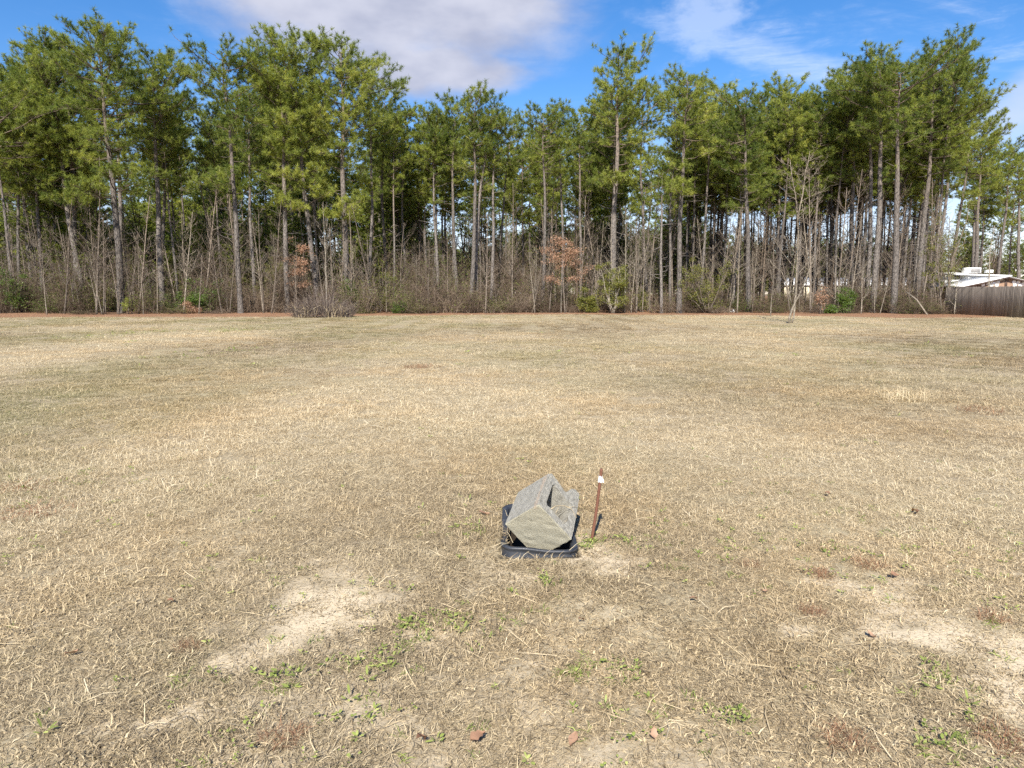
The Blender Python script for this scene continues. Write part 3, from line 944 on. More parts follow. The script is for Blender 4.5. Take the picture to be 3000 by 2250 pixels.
for i, (xb, Y, w, xt, yt, yc, Rp, kind, lab) in enumerate(PINES):
    b = at(xb, 900, Y)
    top = at(xt, yt, Y); H = top[2] - 0.9
    zc = at(xt, yc + (55 if xb < 1180 else 15), Y)[2]
    # lean of the trunk in the place itself (the downward pitch already spreads verticals)
    lean = (top[0] - b[0], rg0.normal(0, 0.5))
    Rm = Rp / F * Y * 1.16
    low = []
    r_ = np.random.default_rng(500 + i)
    for _ in range(r_.integers(2, 5)):
        low.append((zc - r_.uniform(0.3, 2.6), r_.uniform(0, 6.28), Rm * r_.uniform(0.45, 0.85), r_.uniform(-6, 14)))
    if xb in (355, 935, 1022, 705, 842, 1990, 1795):     # sunlit low boughs towards the field
        for _ in range(4):
            low.append((zc - r_.uniform(1.2, 3.4), r_.uniform(-2.6, -0.4), Rm * r_.uniform(0.6, 0.95), r_.uniform(-8, 8)))
    ms = pine_meshes('pine_%02d' % i, H, zc, Rm, w / F * Y / 2 * 1.06, lean, r_.normal(0, 0.25), 900 + i, kind, dens=1.12, tufts=1.5, low=low, stubs=int(r_.integers(8, 18)))
    place_pine(ms, (b[0], Y, float(gz(b[0], Y))), lab, 'pines along the front edge of the woods')

# the skyline of the woods in the photograph: trees further in stay below it
SKX = [-400, 0, 100, 130, 280, 380, 430, 520, 560, 600, 660, 720, 760, 790, 860, 940, 1010, 1080, 1120, 1160, 1200, 1260, 1300, 1340, 1400, 1450, 1500, 1530, 1560, 1620, 1670, 1710, 1730, 1800, 1880, 1910, 1960, 2010, 2070, 2090, 2150, 2200, 2240, 2280, 2340, 2400, 2470, 2490, 2520, 2580, 2640, 2700, 2760, 2820, 2870, 2880, 2890, 2950, 3000, 3400]
SKY = [200, 215, 140, 95, 66, 150, 130, 215, 240, 150, 122, 125, 140, 105, 84, 110, 108, 150, 200, 275, 310, 330, 300, 275, 259, 271, 310, 360, 320, 283, 330, 270, 180, 136, 180, 240, 200, 197, 210, 260, 280, 250, 260, 220, 270, 240, 240, 190, 160, 130, 150, 130, 127, 170, 250, 300, 390, 413, 430, 430]
protos = []
for k in range(6):
    protos.append(pine_meshes('inner_pine_%d' % k, 21.0, [11.5, 12.5, 10.5, 13.0, 12.0, 11.0][k], [2.6, 2.3, 2.9, 2.5, 2.2, 2.7][k], [0.15, 0.13, 0.17, 0.14, 0.12, 0.16][k], (rg0.normal(0, 0.5), rg0.normal(0, 0.5)), rg0.normal(0, 0.2), 40 + k, k % 4, 1.1, 1.45, stubs=22, count=30, w=0.042))


def woods(n, px0, px1, y0, y1, seed, hmin, hmax, ymargin=(15, 120), mind=1.7, taken=[]):
    r_ = np.random.default_rng(seed)
    out = []
    tries = 0
    while len(out) < n and tries < n * 60:
        tries += 1
        px = r_.uniform(px0, px1); Y = y0 + (y1 - y0) * r_.random() ** 1.15
        x = (px - CX) / F * Y
        if any((x - a) ** 2 + (Y - b) ** 2 < mind ** 2 for a, b in taken):
            continue
        hw = 2.0 / Y * F * 0.6
        sk = max(np.interp(px + d, SKX, SKY) for d in (-hw, -hw / 2, 0, hw / 2, hw)) + r_.uniform(*ymargin)
        Hm = at(px, sk, Y)[2]
        H = min(r_.uniform(hmin, hmax), Hm)
        if H < hmin * 0.62:
            continue
        taken.append((x, Y)); out.append((x, Y, H))
    return out


TAKEN = [((at(p[0], 900, p[1])[0]), p[1]) for p in PINES]
inner = []
inner += woods(80, -260, 1180, 61, 112, 1, 16, 23, taken=TAKEN)
inner += woods(56, 1180, 2050, 62, 105, 2, 15, 21, taken=TAKEN)
inner += woods(62, 2050, 2720, 59, 82, 3, 16, 22, mind=1.35, taken=TAKEN)
inner += woods(20, 2640, 3250, 92, 130, 4, 14, 20, taken=TAKEN)
ir = np.random.default_rng(77)
ORD = ['first', 'second', 'third', 'fourth', 'fifth', 'sixth', 'seventh', 'eighth', 'ninth', 'tenth', 'eleventh', 'twelfth', 'thirteenth', 'fourteenth', 'fifteenth', 'sixteenth', 'seventeenth', 'eighteenth', 'nineteenth', 'twentieth']
ORD += ['twenty-' + w for w in ORD[:9]] + ['thirtieth'] + ['thirty-' + w for w in ORD[:9]] + ['fortieth'] + ['forty-' + w for w in ORD[:9]] + ['fiftieth'] + ['fifty-' + w for w in ORD[:9]] + ['sixtieth'] + ['sixty-' + w for w in ORD[:9]]
ZONES = [(150, 'at the left edge of the photo'), (355, 'left of the thick leaning grey pine'), (705, 'left of the pale slim front pine'), (935, 'left of the brush pile'), (1180, 'right of the brush pile'), (1398, 'left of the middle tan trunks'),
         (1660, 'left of the orange leaved tree'), (1795, 'right of the orange leaved tree'), (1990, 'right of the tallest centre pine'), (2193, 'behind the broad olive shrub'), (2320, 'left of the bare forked tree'),
         (2557, 'right of the bare forked tree'), (2700, 'behind the big pale umbrella pine'), (1e9, 'above the fence and trailer')]


def zone_labels(what, items):
    """one label each: which stretch of the woods, and which from the left there"""
    px = [CX + F * it[0] / it[1] for it in items]
    zn = [next(i for i, (b_, _) in enumerate(ZONES) if p_ < b_) for p_ in px]
    labs = [None] * len(items)
    for zi in set(zn):
        mem = sorted((k for k in range(len(items)) if zn[k] == zi), key=lambda k: px[k])
        for r_, k in enumerate(mem):
            labs[k] = '%s %s, %s from the left there' % (what, ZONES[zi][1], ORD[r_])
    return labs


labs = zone_labels('inner pine', inner)
for (x, Y, H), lab in zip(inner, labs):
    s_ = H / 21.0
    place_pine(protos[ir.integers(0, 6)], (x, Y, 0), lab, 'pines deeper in the woods', (s_ * ir.uniform(0.92, 1.2), s_ * ir.uniform(0.92, 1.2), s_), ir.uniform(0, 6.28))

# the far side of the woods: one mass of trees nobody could count
fm_ = []
for k in range(4):
    t_, l_, c_ = pine_meshes('far_pine_%d' % k, 14.0, 3.2, 2.9, 0.16, (0, 0), 0.0, 140 + k, [0, 2, 0, 1][k], 1.0, 1.1, stubs=6, count=22, w=0.065)
    b = MB()
    for me_, mi in ((t_, 0), (l_, 0), (c_, 1)):
        v = np.empty(len(me_.vertices) * 3, np.float32); me_.vertices.foreach_get('co', v)
        t = np.empty(len(me_.loops), np.int32); me_.loops.foreach_get('vertex_index', t)
        a = np.empty(len(me_.vertices), np.float32); me_.attributes['tint'].data.foreach_get('value', a)
        b.add(v.reshape(-1, 3), t.reshape(-1, 3), a, mi)
        bpy.data.meshes.remove(me_)
    fm_.append((b.mesh('far_pine_joined_%d' % k), [M['limb_bark'], M['needle']]))
r_ = np.random.default_rng(21)
pts, scs = [], []
for n_, a_, b_, y0, y1, h0, h1 in ((70, -350, 1180, 64, 84, 4.5, 10.5), (26, 1180, 2050, 66, 90, 4, 7), (150, -350, 1230, 78, 125, 7, 14.5), (70, 1180, 1560, 96, 150, 6, 11), (80, 1560, 2050, 90, 140, 6.5, 12.5), (90, 2050, 2700, 128, 190, 7.0, 12.0), (46, 2640, 3300, 118, 170, 8, 13)):
    px = r_.uniform(a_, b_, n_); Y = r_.uniform(y0, y1, n_)
    pts.append(np.stack([(px - CX) / F * Y, Y, np.zeros(n_)], 1)); hh = r_.uniform(h0, h1, n_) / 14.0
    scs.append(np.stack([hh * r_.uniform(1, 1.4, n_)] * 2 + [hh], 1))
pts = np.concatenate(pts); n = len(pts)
dw = scatter('distant_woods', pts, r_.random(n) * 6.28, np.concatenate(scs), r_.integers(0, 4, n), r_.random(n), np.zeros(n), fm_)
tag(dw, 'mass of green trees at the far side of the woods', 'woods', kind='stuff')


# ------------------------------------------------------------------ bare saplings, shrubs and brush
def bare_tree(H, r0, seed, first=0.25, nb=None, ang=(35, 65), blen=0.45, wob=0.03, lean=(0, 0), trunk=None, twig_r=0.006, sub=5, mb=None, subsub=3):
    """a leafless tree: trunk, limbs, twigs; returns builder and the twig ends"""
    rg = np.random.default_rng(seed)
    mb = mb or MB()
    if trunk is None:
        z = np.linspace(-0.08, H, 12); s = np.clip(z / H, 0, 1)
        ph = rg.random(4) * 6.28
        T = np.stack([lean[0] * s + wob * H * (np.sin(s * 5 + ph[0]) - np.sin(ph[0])) * 0.5, lean[1] * s + wob * H * (np.sin(s * 4.2 + ph[1]) - np.sin(ph[1])) * 0.5, z], 1)
    else:
        T = np.asarray(trunk, float)
    n = len(T)
    mb.tubes(T, r0 * np.linspace(1.12, 0.18, n) ** 0.9, 7)
    nb = nb or max(5, int(H * 3.2))
    s = np.sort(rg.uniform(first, 0.97, nb)); fi = s * (n - 1); k = np.minimum(fi.astype(int), n - 2); fr = (fi - k)[:, None]
    bp = T[k] * (1 - fr) + T[k + 1] * fr
    az = np.arange(nb) * 2.4 + rg.normal(0, 0.6, nb)
    el = np.radians(rg.uniform(*ang, nb))
    L = H * blen * (1 - s * 0.72) * rg.uniform(0.45, 1.1, nb)
    ends = []

    def grow(bp, az, el, L, r, npt, k, curve):
        m = len(bp)
        u = np.linspace(0, 1, npt)[None, :, None]
        h = np.stack([np.cos(az), np.sin(az), np.zeros(m)], 1)[:, None, :]
        sd = np.stack([-np.sin(az), np.cos(az), np.zeros(m)], 1)[:, None, :]
        Lc = L[:, None, None]
        P = bp[:, None, :] + h * Lc * u * np.cos(el)[:, None, None] + np.array([0, 0, 1]) * Lc * (u * np.sin(el)[:, None, None] + curve * u * u) + sd * Lc * rg.normal(0, 0.12, (m, 1, 1)) * np.sin(u * 3)
        P = P + rg.normal(0, 0.025, P.shape) * Lc * (u > 0)
        R = r[:, None] * np.linspace(1, 0.3, npt)[None, :]
        mb.tubes(P, R, k, cap=False)
        return P
    rl = np.clip(r0 * 0.5 * (1 - s * 0.75), twig_r * 1.2, None)
    P = grow(bp, az, el, L, rl, 5, 4, 0.10)
    lev_P, lev_L, lev_az, lev_el = P, L, az, el
    ends.append(P[:, -1])
    for lev, cnt in ((0, sub), (1, subsub)):
        if not cnt:
            break
        m = len(lev_P)
        i = np.repeat(np.arange(m), cnt); u = rg.uniform(0.25, 1.0, m * cnt)
        npt = lev_P.shape[1]
        fi = u * (npt - 1); kk = np.minimum(fi.astype(int), npt - 2); fr = (fi - kk)[:, None]
        bp2 = lev_P[i, kk] * (1 - fr) + lev_P[i, kk + 1] * fr
        az2 = lev_az[i] + rg.choice([-1, 1], m * cnt) * rg.uniform(0.4, 1.1, m * cnt)
        el2 = np.clip(lev_el[i] + rg.normal(0.05, 0.35, m * cnt), -0.3, 1.4)
        L2 = lev_L[i] * rg.uniform(0.2, 0.5, m * cnt)
        P2 = grow(bp2, az2, el2, L2, np.full(m * cnt, twig_r * (1.0 if lev == 0 else 0.7)), 3, 3, 0.08)
        ends.append(P2[:, -1]); ends.append(P2[:, 1])
        lev_P, lev_L, lev_az, lev_el = P2, L2, az2, el2
    return mb, np.concatenate(ends), T


def leaf_cloud(rg, pos, mb, per=5, size=(0.06, 0.11), spread=0.12, droop=0.0, m=0):
    """small folded leaves round each point"""
    n = len(pos) * per
    p = np.repeat(pos, per, 0) + rg.normal(0, spread, (n, 3)) * [1, 1, 0.6]
    d = unit(rg.normal(0, 1, (n, 3)) + [0, 0, -droop])
    sd = unit(np.cross(d, rg.normal(0, 1, (n, 3))))
    L = rg.uniform(*size, (n, 1)); w = L * rg.uniform(0.38, 0.6, (n, 1))
    up = unit(np.cross(sd, d))
    V = np.stack([p, p + d * L * 0.5 + sd * w * 0.5 + up * w * 0.12, p + d * L, p + d * L * 0.5 - sd * w * 0.5 + up * w * 0.12], 1)
    T = np.array([[0, 1, 2], [0, 2, 3]])
    tri = (T[None] + (np.arange(n) * 4)[:, None, None]).reshape(-1, 3)
    mb.add(V.reshape(-1, 3), tri, np.repeat(np.clip(np.repeat(rg.random(len(pos)), per) * 0.6 + rg.random(n) * 0.4, 0, 1), 4), m)


def shrub(name, label, px, Y, wpx, hpx, leafmat, seed, stems=7, dens=1.0, leaf=(0.07, 0.13), bark_='grey_bark', group=None, cat='shrub', per=5, z0=0.0, lo=0.12):
    rg = np.random.default_rng(seed)
    x = (px - CX) / F * Y
    Wm, Hm = wpx / F * Y, hpx / F * Y
    o = empty(name, (x, Y, float(gz(x, Y))))
    tag(o, label, cat, group)
    wood = MB(); ends = []
    for k in range(stems):
        a = rg.random() * 6.28; rr = Wm * 0.46 * math.sqrt(rg.random())
        h = Hm * rg.uniform(0.35, 1.08)
        b = np.array([0.12 * math.cos(a), 0.12 * math.sin(a), -0.05])
        e = np.array([rr * math.cos(a), rr * math.sin(a) * 0.8, h])
        u = np.linspace(0, 1, 7)[:, None]
        T = b * (1 - u) + e * u + rg.normal(0, 0.03 * Hm, (7, 3)) * u * (1 - u) * 3
        _, en, _ = bare_tree(h, 0.018 + 0.006 * h, rg.integers(1 << 30), lo, int(6 * dens) + 4, (5, 50), 0.0 + 0.30 * Wm / Hm + 0.12, trunk=T, twig_r=0.005, sub=4, mb=wood, subsub=2)
        ends.append(en)
    ends = np.concatenate(ends)
    lv = MB(); leaf_cloud(rg, ends[rg.random(len(ends)) < 0.75], lv, per, leaf, 0.12)
    link('stems', wood.mesh(name + '_stems', True), M[bark_], o)
    link('foliage', lv.mesh(name + '_foliage'), M[leafmat], o)
    return o


shrub('evergreen_shrub', 'dark green evergreen shrub left of the pale slim front pine', 600, 54.5, 130, 92, 'leaf_green', 1, 8, per=3)
shrub('evergreen_shrub', 'bright green holly shrub just right of the brush pile', 1025, 54, 55, 105, 'leaf_green', 2, 5, 1.0, per=3)
shrub('evergreen_shrub', 'tall loose green shrub behind the orange leaved branches left of the brush pile', 820, 58, 130, 160, 'leaf_yellow', 3, 7, 0.8, per=4)
shrub('evergreen_shrub', 'tiny bright green shrub on the pine straw left of centre', 1170, 54, 34, 30, 'leaf_green', 4, 4, 0.6, per=3)
shrub('yellow_shrub', 'round yellow green shrub with pale stems right of the orange leaved tree', 1795, 53.5, 130, 135, 'leaf_yellow', 5, 8, 0.9, bark_='white_bark')
shrub('yellow_shrub', 'low yellow green shrub spreading left of the round one', 1722, 54, 110, 66, 'leaf_yellow', 6, 7, 0.8)
shrub('yellow_shrub', 'broad olive shrub mixed with twigs right of the long bare front trunk', 2070, 55, 190, 150, 'leaf_yellow', 7, 10, 0.8, per=3)
shrub('yellow_shrub', 'thin olive shrub between the slender front pine and the round yellow shrub', 1880, 57, 80, 100, 'leaf_yellow', 8, 6, 0.6, per=2)
shrub('evergreen_shrub', 'green pointed shrub at the foot of the dark trunk cluster on the right', 2472, 53, 62, 85, 'leaf_green', 9, 6, per=3)
shrub('evergreen_shrub', 'low bright green shrub on the straw left of the pointed green one', 2428, 52, 42, 26, 'leaf_green', 10, 5, 0.6, per=3)
shrub('evergreen_shrub', 'dull green shrub at the left edge of the woods', 50, 54, 120, 130, 'leaf_green', 11, 8, 0.8, per=3)
shrub('evergreen_shrub', 'small green bush at the foot of the straight dark pine on the left', 520, 55, 70, 60, 'leaf_green', 12, 5, 0.8, per=3)
shrub('yellow_shrub', 'loose yellow green thicket tree left of the fence', 2742, 56, 150, 330, 'leaf_yellow', 13, 8, 0.9, per=3, lo=0.3)
shrub('yellow_shrub', 'sparse yellow leaved sapling clump behind the holly shrub', 1110, 57, 110, 160, 'leaf_yellow', 14, 6, 0.7, per=2)
shrub('orange_shrub', 'small shrub with dead orange leaves right of the bare forked tree', 2398, 52, 70, 100, 'leaf_orange', 15, 5, 0.5, per=1)
shrub('tan_leaf_shrub', 'low shrub of pale dead leaves below the dark green evergreen shrub', 575, 53.5, 60, 34, 'leaf_orange', 16, 5, 0.6, per=3)
shrub('yellow_shrub', 'faint green bush deep under the pines of the left woods', 690, 59, 120, 95, 'leaf_yellow', 17, 7, 0.7, per=3)

# a young pine seedling by the thick leaning trunk
r_ = np.random.default_rng(3)
x_ = at(374, 905, 53.2)[0]
o = tag(empty('pine_seedling', (x_, 53.2, 0)), 'knee high bright green pine seedling beside the thick leaning grey pine', 'tree')
b = MB(); b.tubes(np.array([[0, 0, -.05], [0.02, 0, .5], [0, .02, 1.1]]), np.array([.02, .015, .006]), 5)
link('trunk', b.mesh('seedling_trunk', True), M['limb_bark'], o)
b = MB(); pp = np.stack([r_.normal(0, .16, 46), r_.normal(0, .16, 46), r_.uniform(.25, 1.2, 46)], 1)
needles(r_, pp, unit(r_.normal(0, .5, (46, 3)) + [0, 0, .6]), b, 14, .14, .24, .03, np.full(46, 0.8))
link('crown', b.mesh('seedling_needles'), M['needle'], o)


def orange_tree(label, px, Y, y_top, y_bot, wpx, seed, clumps, trunk_r=0.05):
    rg = np.random.default_rng(seed)
    x = (px - CX) / F * Y
    H = at(px, y_top, Y)[2]; zb = at(px, y_bot, Y)[2]
    o = tag(empty('beech_tree', (x, Y, 0)), label, 'tree')
    wood, ends, T = bare_tree(H, trunk_r, seed, 0.35, 26, (5, 30), wpx / F * Y / H * 0.62, sub=5, subsub=3)
    ends = ends[(ends[:, 2] > zb)]
    # leaves hang on in layers
    cen = [(rg.uniform(-.45, .45) * wpx / F * Y, rg.uniform(-.3, .3) * wpx / F * Y, zb + (H - zb) * f) for f in np.linspace(0.02, 0.95, clumps)]
    best = np.min(np.stack([np.hypot(np.hypot(ends[:, 0] - c[0], ends[:, 1] - c[1]) / (0.38 * wpx / F * Y), (ends[:, 2] - c[2]) / (0.30)) for c in cen]), 0)
    ends = ends[best < 1.15]
    lv = MB(); leaf_cloud(rg, ends, lv, 5, (0.08, 0.15), 0.16, 0.5)
    link('trunk', wood.mesh('beech_wood', True), M['grey_bark'], o)
    link('foliage', lv.mesh('beech_leaves'), M['leaf_orange'], o)


orange_tree('young tree holding layers of dead orange leaves, middle of the woods edge', 1655, 53.6, 695, 845, 215, 61, 9)
orange_tree('slim tree with dead orange leaves left of the brush pile', 870, 54.6, 690, 865, 110, 62, 6, 0.04)

# brush pile
rg = np.random.default_rng(70)
p = on_ground(932, 931)
o = tag(empty('brush_pile', (p[0], p[1] + 1.0, 0)), 'heap of dry grey brushwood and twigs at the field edge', 'brush pile')
n = 900
a = rg.random(n) * 6.283; rr = np.sqrt(rg.random(n))
b0 = np.stack([1.9 * rr * np.cos(a), 1.1 * rr * np.sin(a), rg.random(n) * 0.9 * (1 - rr)], 1)
az = a + rg.normal(0, 0.9, n); el = rg.uniform(0.2, 1.35, n); L = rg.uniform(0.5, 1.9, n) * (1.25 - 0.7 * rr)
d = np.stack([np.cos(az) * np.cos(el), np.sin(az) * np.cos(el), np.sin(el)], 1)
e = b0 + d * L[:, None] * [.9, .9, 1.1]; mid = (b0 + e) / 2 + rg.normal(0, .08, (n, 3)) + [0, 0, .05]
b = MB(); b.tubes(np.stack([b0, mid, e], 1), np.tile([.012, .009, .005], (n, 1)), 3, a=rg.random(n), cap=False)
link('twigs', b.mesh('brush_pile_twigs'), M['pile_twig'], o)
b = MB(); n = 60
for k in range(n):
    aa = rg.random() * 6.28; q = np.array([1.9 * math.cos(aa) * rg.uniform(.7, 1), -abs(1.1 * math.sin(aa)) * rg.uniform(.7, 1.1), 0])
    b.tubes(np.stack([q, q + [rg.normal(0, .1), rg.normal(0, .1), rg.uniform(.3, .6)], q + [rg.normal(0, .25), rg.normal(0, .25), rg.uniform(.5, 1.0)]]), np.array([.012, .009, .004]), 3, a=rg.random(), cap=False)
link('dry_stalks', b.mesh('brush_pile_stalks'), M['straw'], o)

# --- bare trees that can be told apart
def special(name, label, px, py, H, r0, seed, matn, **kw):
    p = on_ground(px, py)
    o = tag(empty(name, (p[0], p[1], float(gz(p[0], p[1])))), label, 'tree')
    mb_, en, T = bare_tree(H, r0, seed, **kw)
    link('trunk', mb_.mesh(name + '_wood', True), M[matn], o)
    return o, p


def path_px(pts, Y, x0):
    return np.array([[at(a, b_, Y)[0] - x0, d, at(a, b_, Y)[2]] for a, b_, d in pts])


p = on_ground(2312, 946)
Yb = p[1]
o = tag(empty('bare_tree', (p[0], Yb, 0)), 'tall bare forked tree with pale double trunk standing out in the field', 'tree')
mbt = MB()
T1 = path_px([(2311, 949, 0), (2313, 930, 0), (2322, 905, .05), (2332, 885, .1), (2335, 850, .1), (2337, 800, .15), (2339, 740, .1), (2341, 680, .1), (2338, 620, .1), (2330, 570, 0), (2318, 520, -.1), (2310, 470, -.2)], Yb, p[0])
bare_tree(9.0, 0.056, 201, 0.42, 20, (15, 60), 0.27, trunk=T1, twig_r=.009, sub=6, mb=mbt, subsub=4)
T2 = path_px([(2338, 650, .1), (2346, 610, .15), (2358, 560, .2), (2364, 510, .25), (2375, 470, .3), (2380, 440, .3)], Yb, p[0])
bare_tree(5.0, 0.038, 202, 0.1, 16, (15, 65), 0.42, trunk=T2, twig_r=.009, sub=6, mb=mbt, subsub=4)
link('trunk', mbt.mesh('bare_tree_trunk', True), M['pale_bark'], o)
mbt = MB()
T3 = path_px([(2322, 948, .15), (2328, 932, .15), (2333, 905, .2), (2334, 886, .2), (2348, 865, .3), (2372, 815, .4), (2384, 780, .45), (2400, 745, .5)], Yb, p[0])
bare_tree(4.0, 0.048, 203, 0.45, 8, (20, 55), 0.30, trunk=T3, twig_r=.008, sub=5, mb=mbt, subsub=3)
T4 = path_px([(2322, 895, .1), (2312, 860, 0), (2300, 825, -.1), (2285, 795, -.2), (2262, 780, -.2), (2250, 760, -.25)], Yb, p[0])
bare_tree(3.0, 0.035, 204, 0.35, 7, (20, 60), 0.35, trunk=T4, twig_r=.008, sub=4, mb=mbt, subsub=3)
link('side_trunk', mbt.mesh('bare_tree_side_trunk', True), M['pale_bark'], o)

special('bare_sapling', 'thin white Y forked sapling in front of the brush left of the yellow shrub', 1644, 919, 2.3, 0.032, 211, 'white_bark', first=0.58, nb=6, ang=(35, 60), blen=0.75, wob=0.005)
special('bare_sapling', 'thin crooked sapling standing on the grass left of the bare forked tree', 2258, 926, 3.2, 0.035, 212, 'pale_bark', first=0.45, nb=9, ang=(30, 65), blen=0.5, wob=0.02)
special('bare_sapling', 'low spreading grey sapling at the left end of the fence', 2796, 921, 2.5, 0.045, 213, 'white_bark', first=0.22, nb=9, ang=(15, 50), blen=0.62, wob=0.02)
p = on_ground(2907, 926)
o = tag(empty('bare_sapling', (p[0], p[1], 0)), 'crooked pale sapling growing in front of the wooden fence', 'tree')
mbt = MB()
bare_tree(5.0, 0.062, 214, 0.42, 15, (25, 65), 0.40, trunk=path_px([(2907, 928, 0), (2905, 905, 0), (2902, 885, 0), (2897, 870, 0), (2896, 850, 0), (2897, 832, 0), (2899, 800, 0), (2902, 765, .1), (2907, 730, .2), (2912, 700, .2), (2920, 660, .2)], p[1], p[0]), twig_r=.008, sub=5, mb=mbt, subsub=3)
link('trunk', mbt.mesh('crooked_sapling_wood', True), M['white_bark'], o)
special('bare_sapling', 'tall whitish bare tree right of the tallest centre pine', 1828, 917, 8.0, 0.055, 215, 'white_bark', first=0.35, nb=22, ang=(45, 70), blen=0.33, wob=0.008)
special('bare_sapling', 'tall pale sapling rising out of the brush pile', 957, 925, 7.4, 0.045, 216, 'white_bark', first=0.3, nb=18, ang=(50, 75), blen=0.34, wob=0.008)
special('bare_sapling', 'pale sapling forking low, right of the pale slim front pine', 809, 917, 6.0, 0.05, 217, 'pale_bark', first=0.25, nb=18, ang=(35, 65), blen=0.36, wob=0.012)
special('bare_sapling', 'bare grey tree with low fork right of the bright holly shrub', 1082, 918, 5.6, 0.06, 218, 'pale_bark', first=0.22, nb=18, ang=(45, 70), blen=0.5, wob=0.01)
special('bare_sapling', 'thin whitish sapling, leftmost of several left of the slender front pine', 1866, 917, 6.2, 0.035, 219, 'white_bark', first=0.4, nb=14, ang=(50, 75), blen=0.25, wob=0.008)
special('bare_sapling', 'thin whitish sapling, middle one of several left of the slender front pine', 1882, 917, 6.8, 0.035, 220, 'pale_bark', first=0.4, nb=14, ang=(50, 75), blen=0.25, wob=0.008)
special('bare_sapling', 'thin whitish sapling, rightmost of several left of the slender front pine', 1904, 917, 5.6, 0.035, 221, 'white_bark', first=0.4, nb=14, ang=(50, 75), blen=0.25, wob=0.008)
special('bare_sapling', 'straight pale sapling behind the thin crooked one on the grass', 2200, 914, 5.0, 0.05, 222, 'pale_bark', first=0.3, nb=14, ang=(30, 65), blen=0.4, wob=0.01)
special('bare_sapling', 'bent bare sapling just right of the thick leaning grey pine foot', 420, 921, 3.6, 0.035, 223, 'pale_bark', first=0.3, nb=10, ang=(10, 55), blen=0.5, wob=0.03)
special('bare_sapling', 'thin pale sapling left of the thick leaning grey pine', 138, 924, 4.2, 0.035, 224, 'pale_bark', first=0.35, nb=10, ang=(30, 65), blen=0.4, wob=0.015)
special('bare_sapling', 'slanting thin sapling in the brush left of the thick leaning grey pine', 300, 922, 5.0, 0.032, 225, 'pale_bark', first=0.3, nb=12, ang=(25, 60), blen=0.4, wob=0.01, lean=(-0.9, 0.3))

# fallen pole leaning in the brush left of the fence
a_ = at(2718, 908, 50.5); b_ = at(2655, 855, 52.5)
o = link('fallen_branch', MB().tubes(np.stack([a_ * [1, 1, 0] + [0, 0, .02], (a_ + b_) / 2 + [0, 0, .06], b_]), np.array([.06, .05, .04]), 7).mesh('fallen_branch', True), M['pale_bark'])
tag(o, 'pale dead pole leaning in the brush left of the fence', 'branch')

# --- the many look-alike saplings of the thicket
sap = []
for k in range(9):
    h_ = [3.0, 4.2, 5.4, 6.5, 7.5, 5.0, 6.0, 3.6, 8.2][k]
    m_, _, _ = bare_tree(h_, 0.022 + 0.0045 * h_, 300 + k, 0.25, None, (30, 68), [.40, .35, .32, .30, .30, .5, .26, .5, .28][k], [.012, .02, .01, .008, .012, .02, .01, .02, .01][k], (rg0.normal(0, .25), rg0.normal(0, .25)), twig_r=0.0065, sub=5, subsub=3)
    sap.append((m_.mesh('thicket_sapling_%d' % k, True), ['pale_bark', 'grey_bark', 'grey_bark', 'pale_bark', 'grey_bark', 'grey_bark', 'grey_bark', 'pale_bark', 'grey_bark'][k]))
r_ = np.random.default_rng(88)
saps = []
for k in range(250):
    px = r_.uniform(-150, 2790); x = (px - CX) / F * 56
    Y = brush_y(x) + abs(r_.normal(0, 1)) * (9.0 if px > 1150 else 7.0)
    saps.append(((px - CX) / F * Y, Y))
for (x, Y), lab in zip(saps, zone_labels('bare sapling', saps)):
    ki = r_.integers(0, 9)
    o = empty('thicket_sapling', (x, Y, 0), r_.uniform(0, 6.28))
    s_ = r_.uniform(0.5, 1.35) * (1 + 0.04 * (Y - 55 if Y > 55 else 0)); o.scale = (s_, s_, s_ * r_.uniform(.9, 1.15))
    o.rotation_euler = (r_.normal(0, .07), r_.normal(0, .09), o.rotation_euler[2])
    tag(o, lab, 'tree', 'bare saplings in the thicket')
    link('trunk', sap[ki][0], M[sap[ki][1]], o)

# --- leafless trees standing far back, a grey mass between the trunks
bw = []
for k in range(5):
    m_, _, _ = bare_tree(10.0, 0.09, 700 + k, 0.22, 30, (25, 65), .34, .012, (rg0.normal(0, .4), rg0.normal(0, .4)), twig_r=0.012, sub=6, subsub=4)
    bw.append((m_.mesh('far_bare_tree_%d' % k, True), [M['limb_bark']]))
pts, hh = [], []
for n_, a_, b_, y0, y1, h0, h1 in ((50, -300, 1180, 64, 95, 6, 12), (70, 1180, 2050, 64, 105, 6, 12), (80, 2050, 2760, 62, 104, 7, 13), (20, 2760, 3250, 95, 130, 7, 11)):
    px = r_.uniform(a_, b_, n_); Y = r_.uniform(y0, y1, n_)
    pts.append(np.stack([(px - CX) / F * Y, Y, np.zeros(n_)], 1)); hh.append(r_.uniform(h0, h1, n_) / 10)
pts = np.concatenate(pts); hh = np.concatenate(hh); n = len(pts)
o = scatter('bare_woods', pts, r_.random(n) * 6.28, np.stack([hh, hh, hh], 1), r_.integers(0, 5, n), r_.random(n), np.zeros(n), bw, r_.normal(0, .05, (n, 2)))
tag(o, 'grey mass of leafless trees far back between the pine trunks', 'woods', kind='stuff')

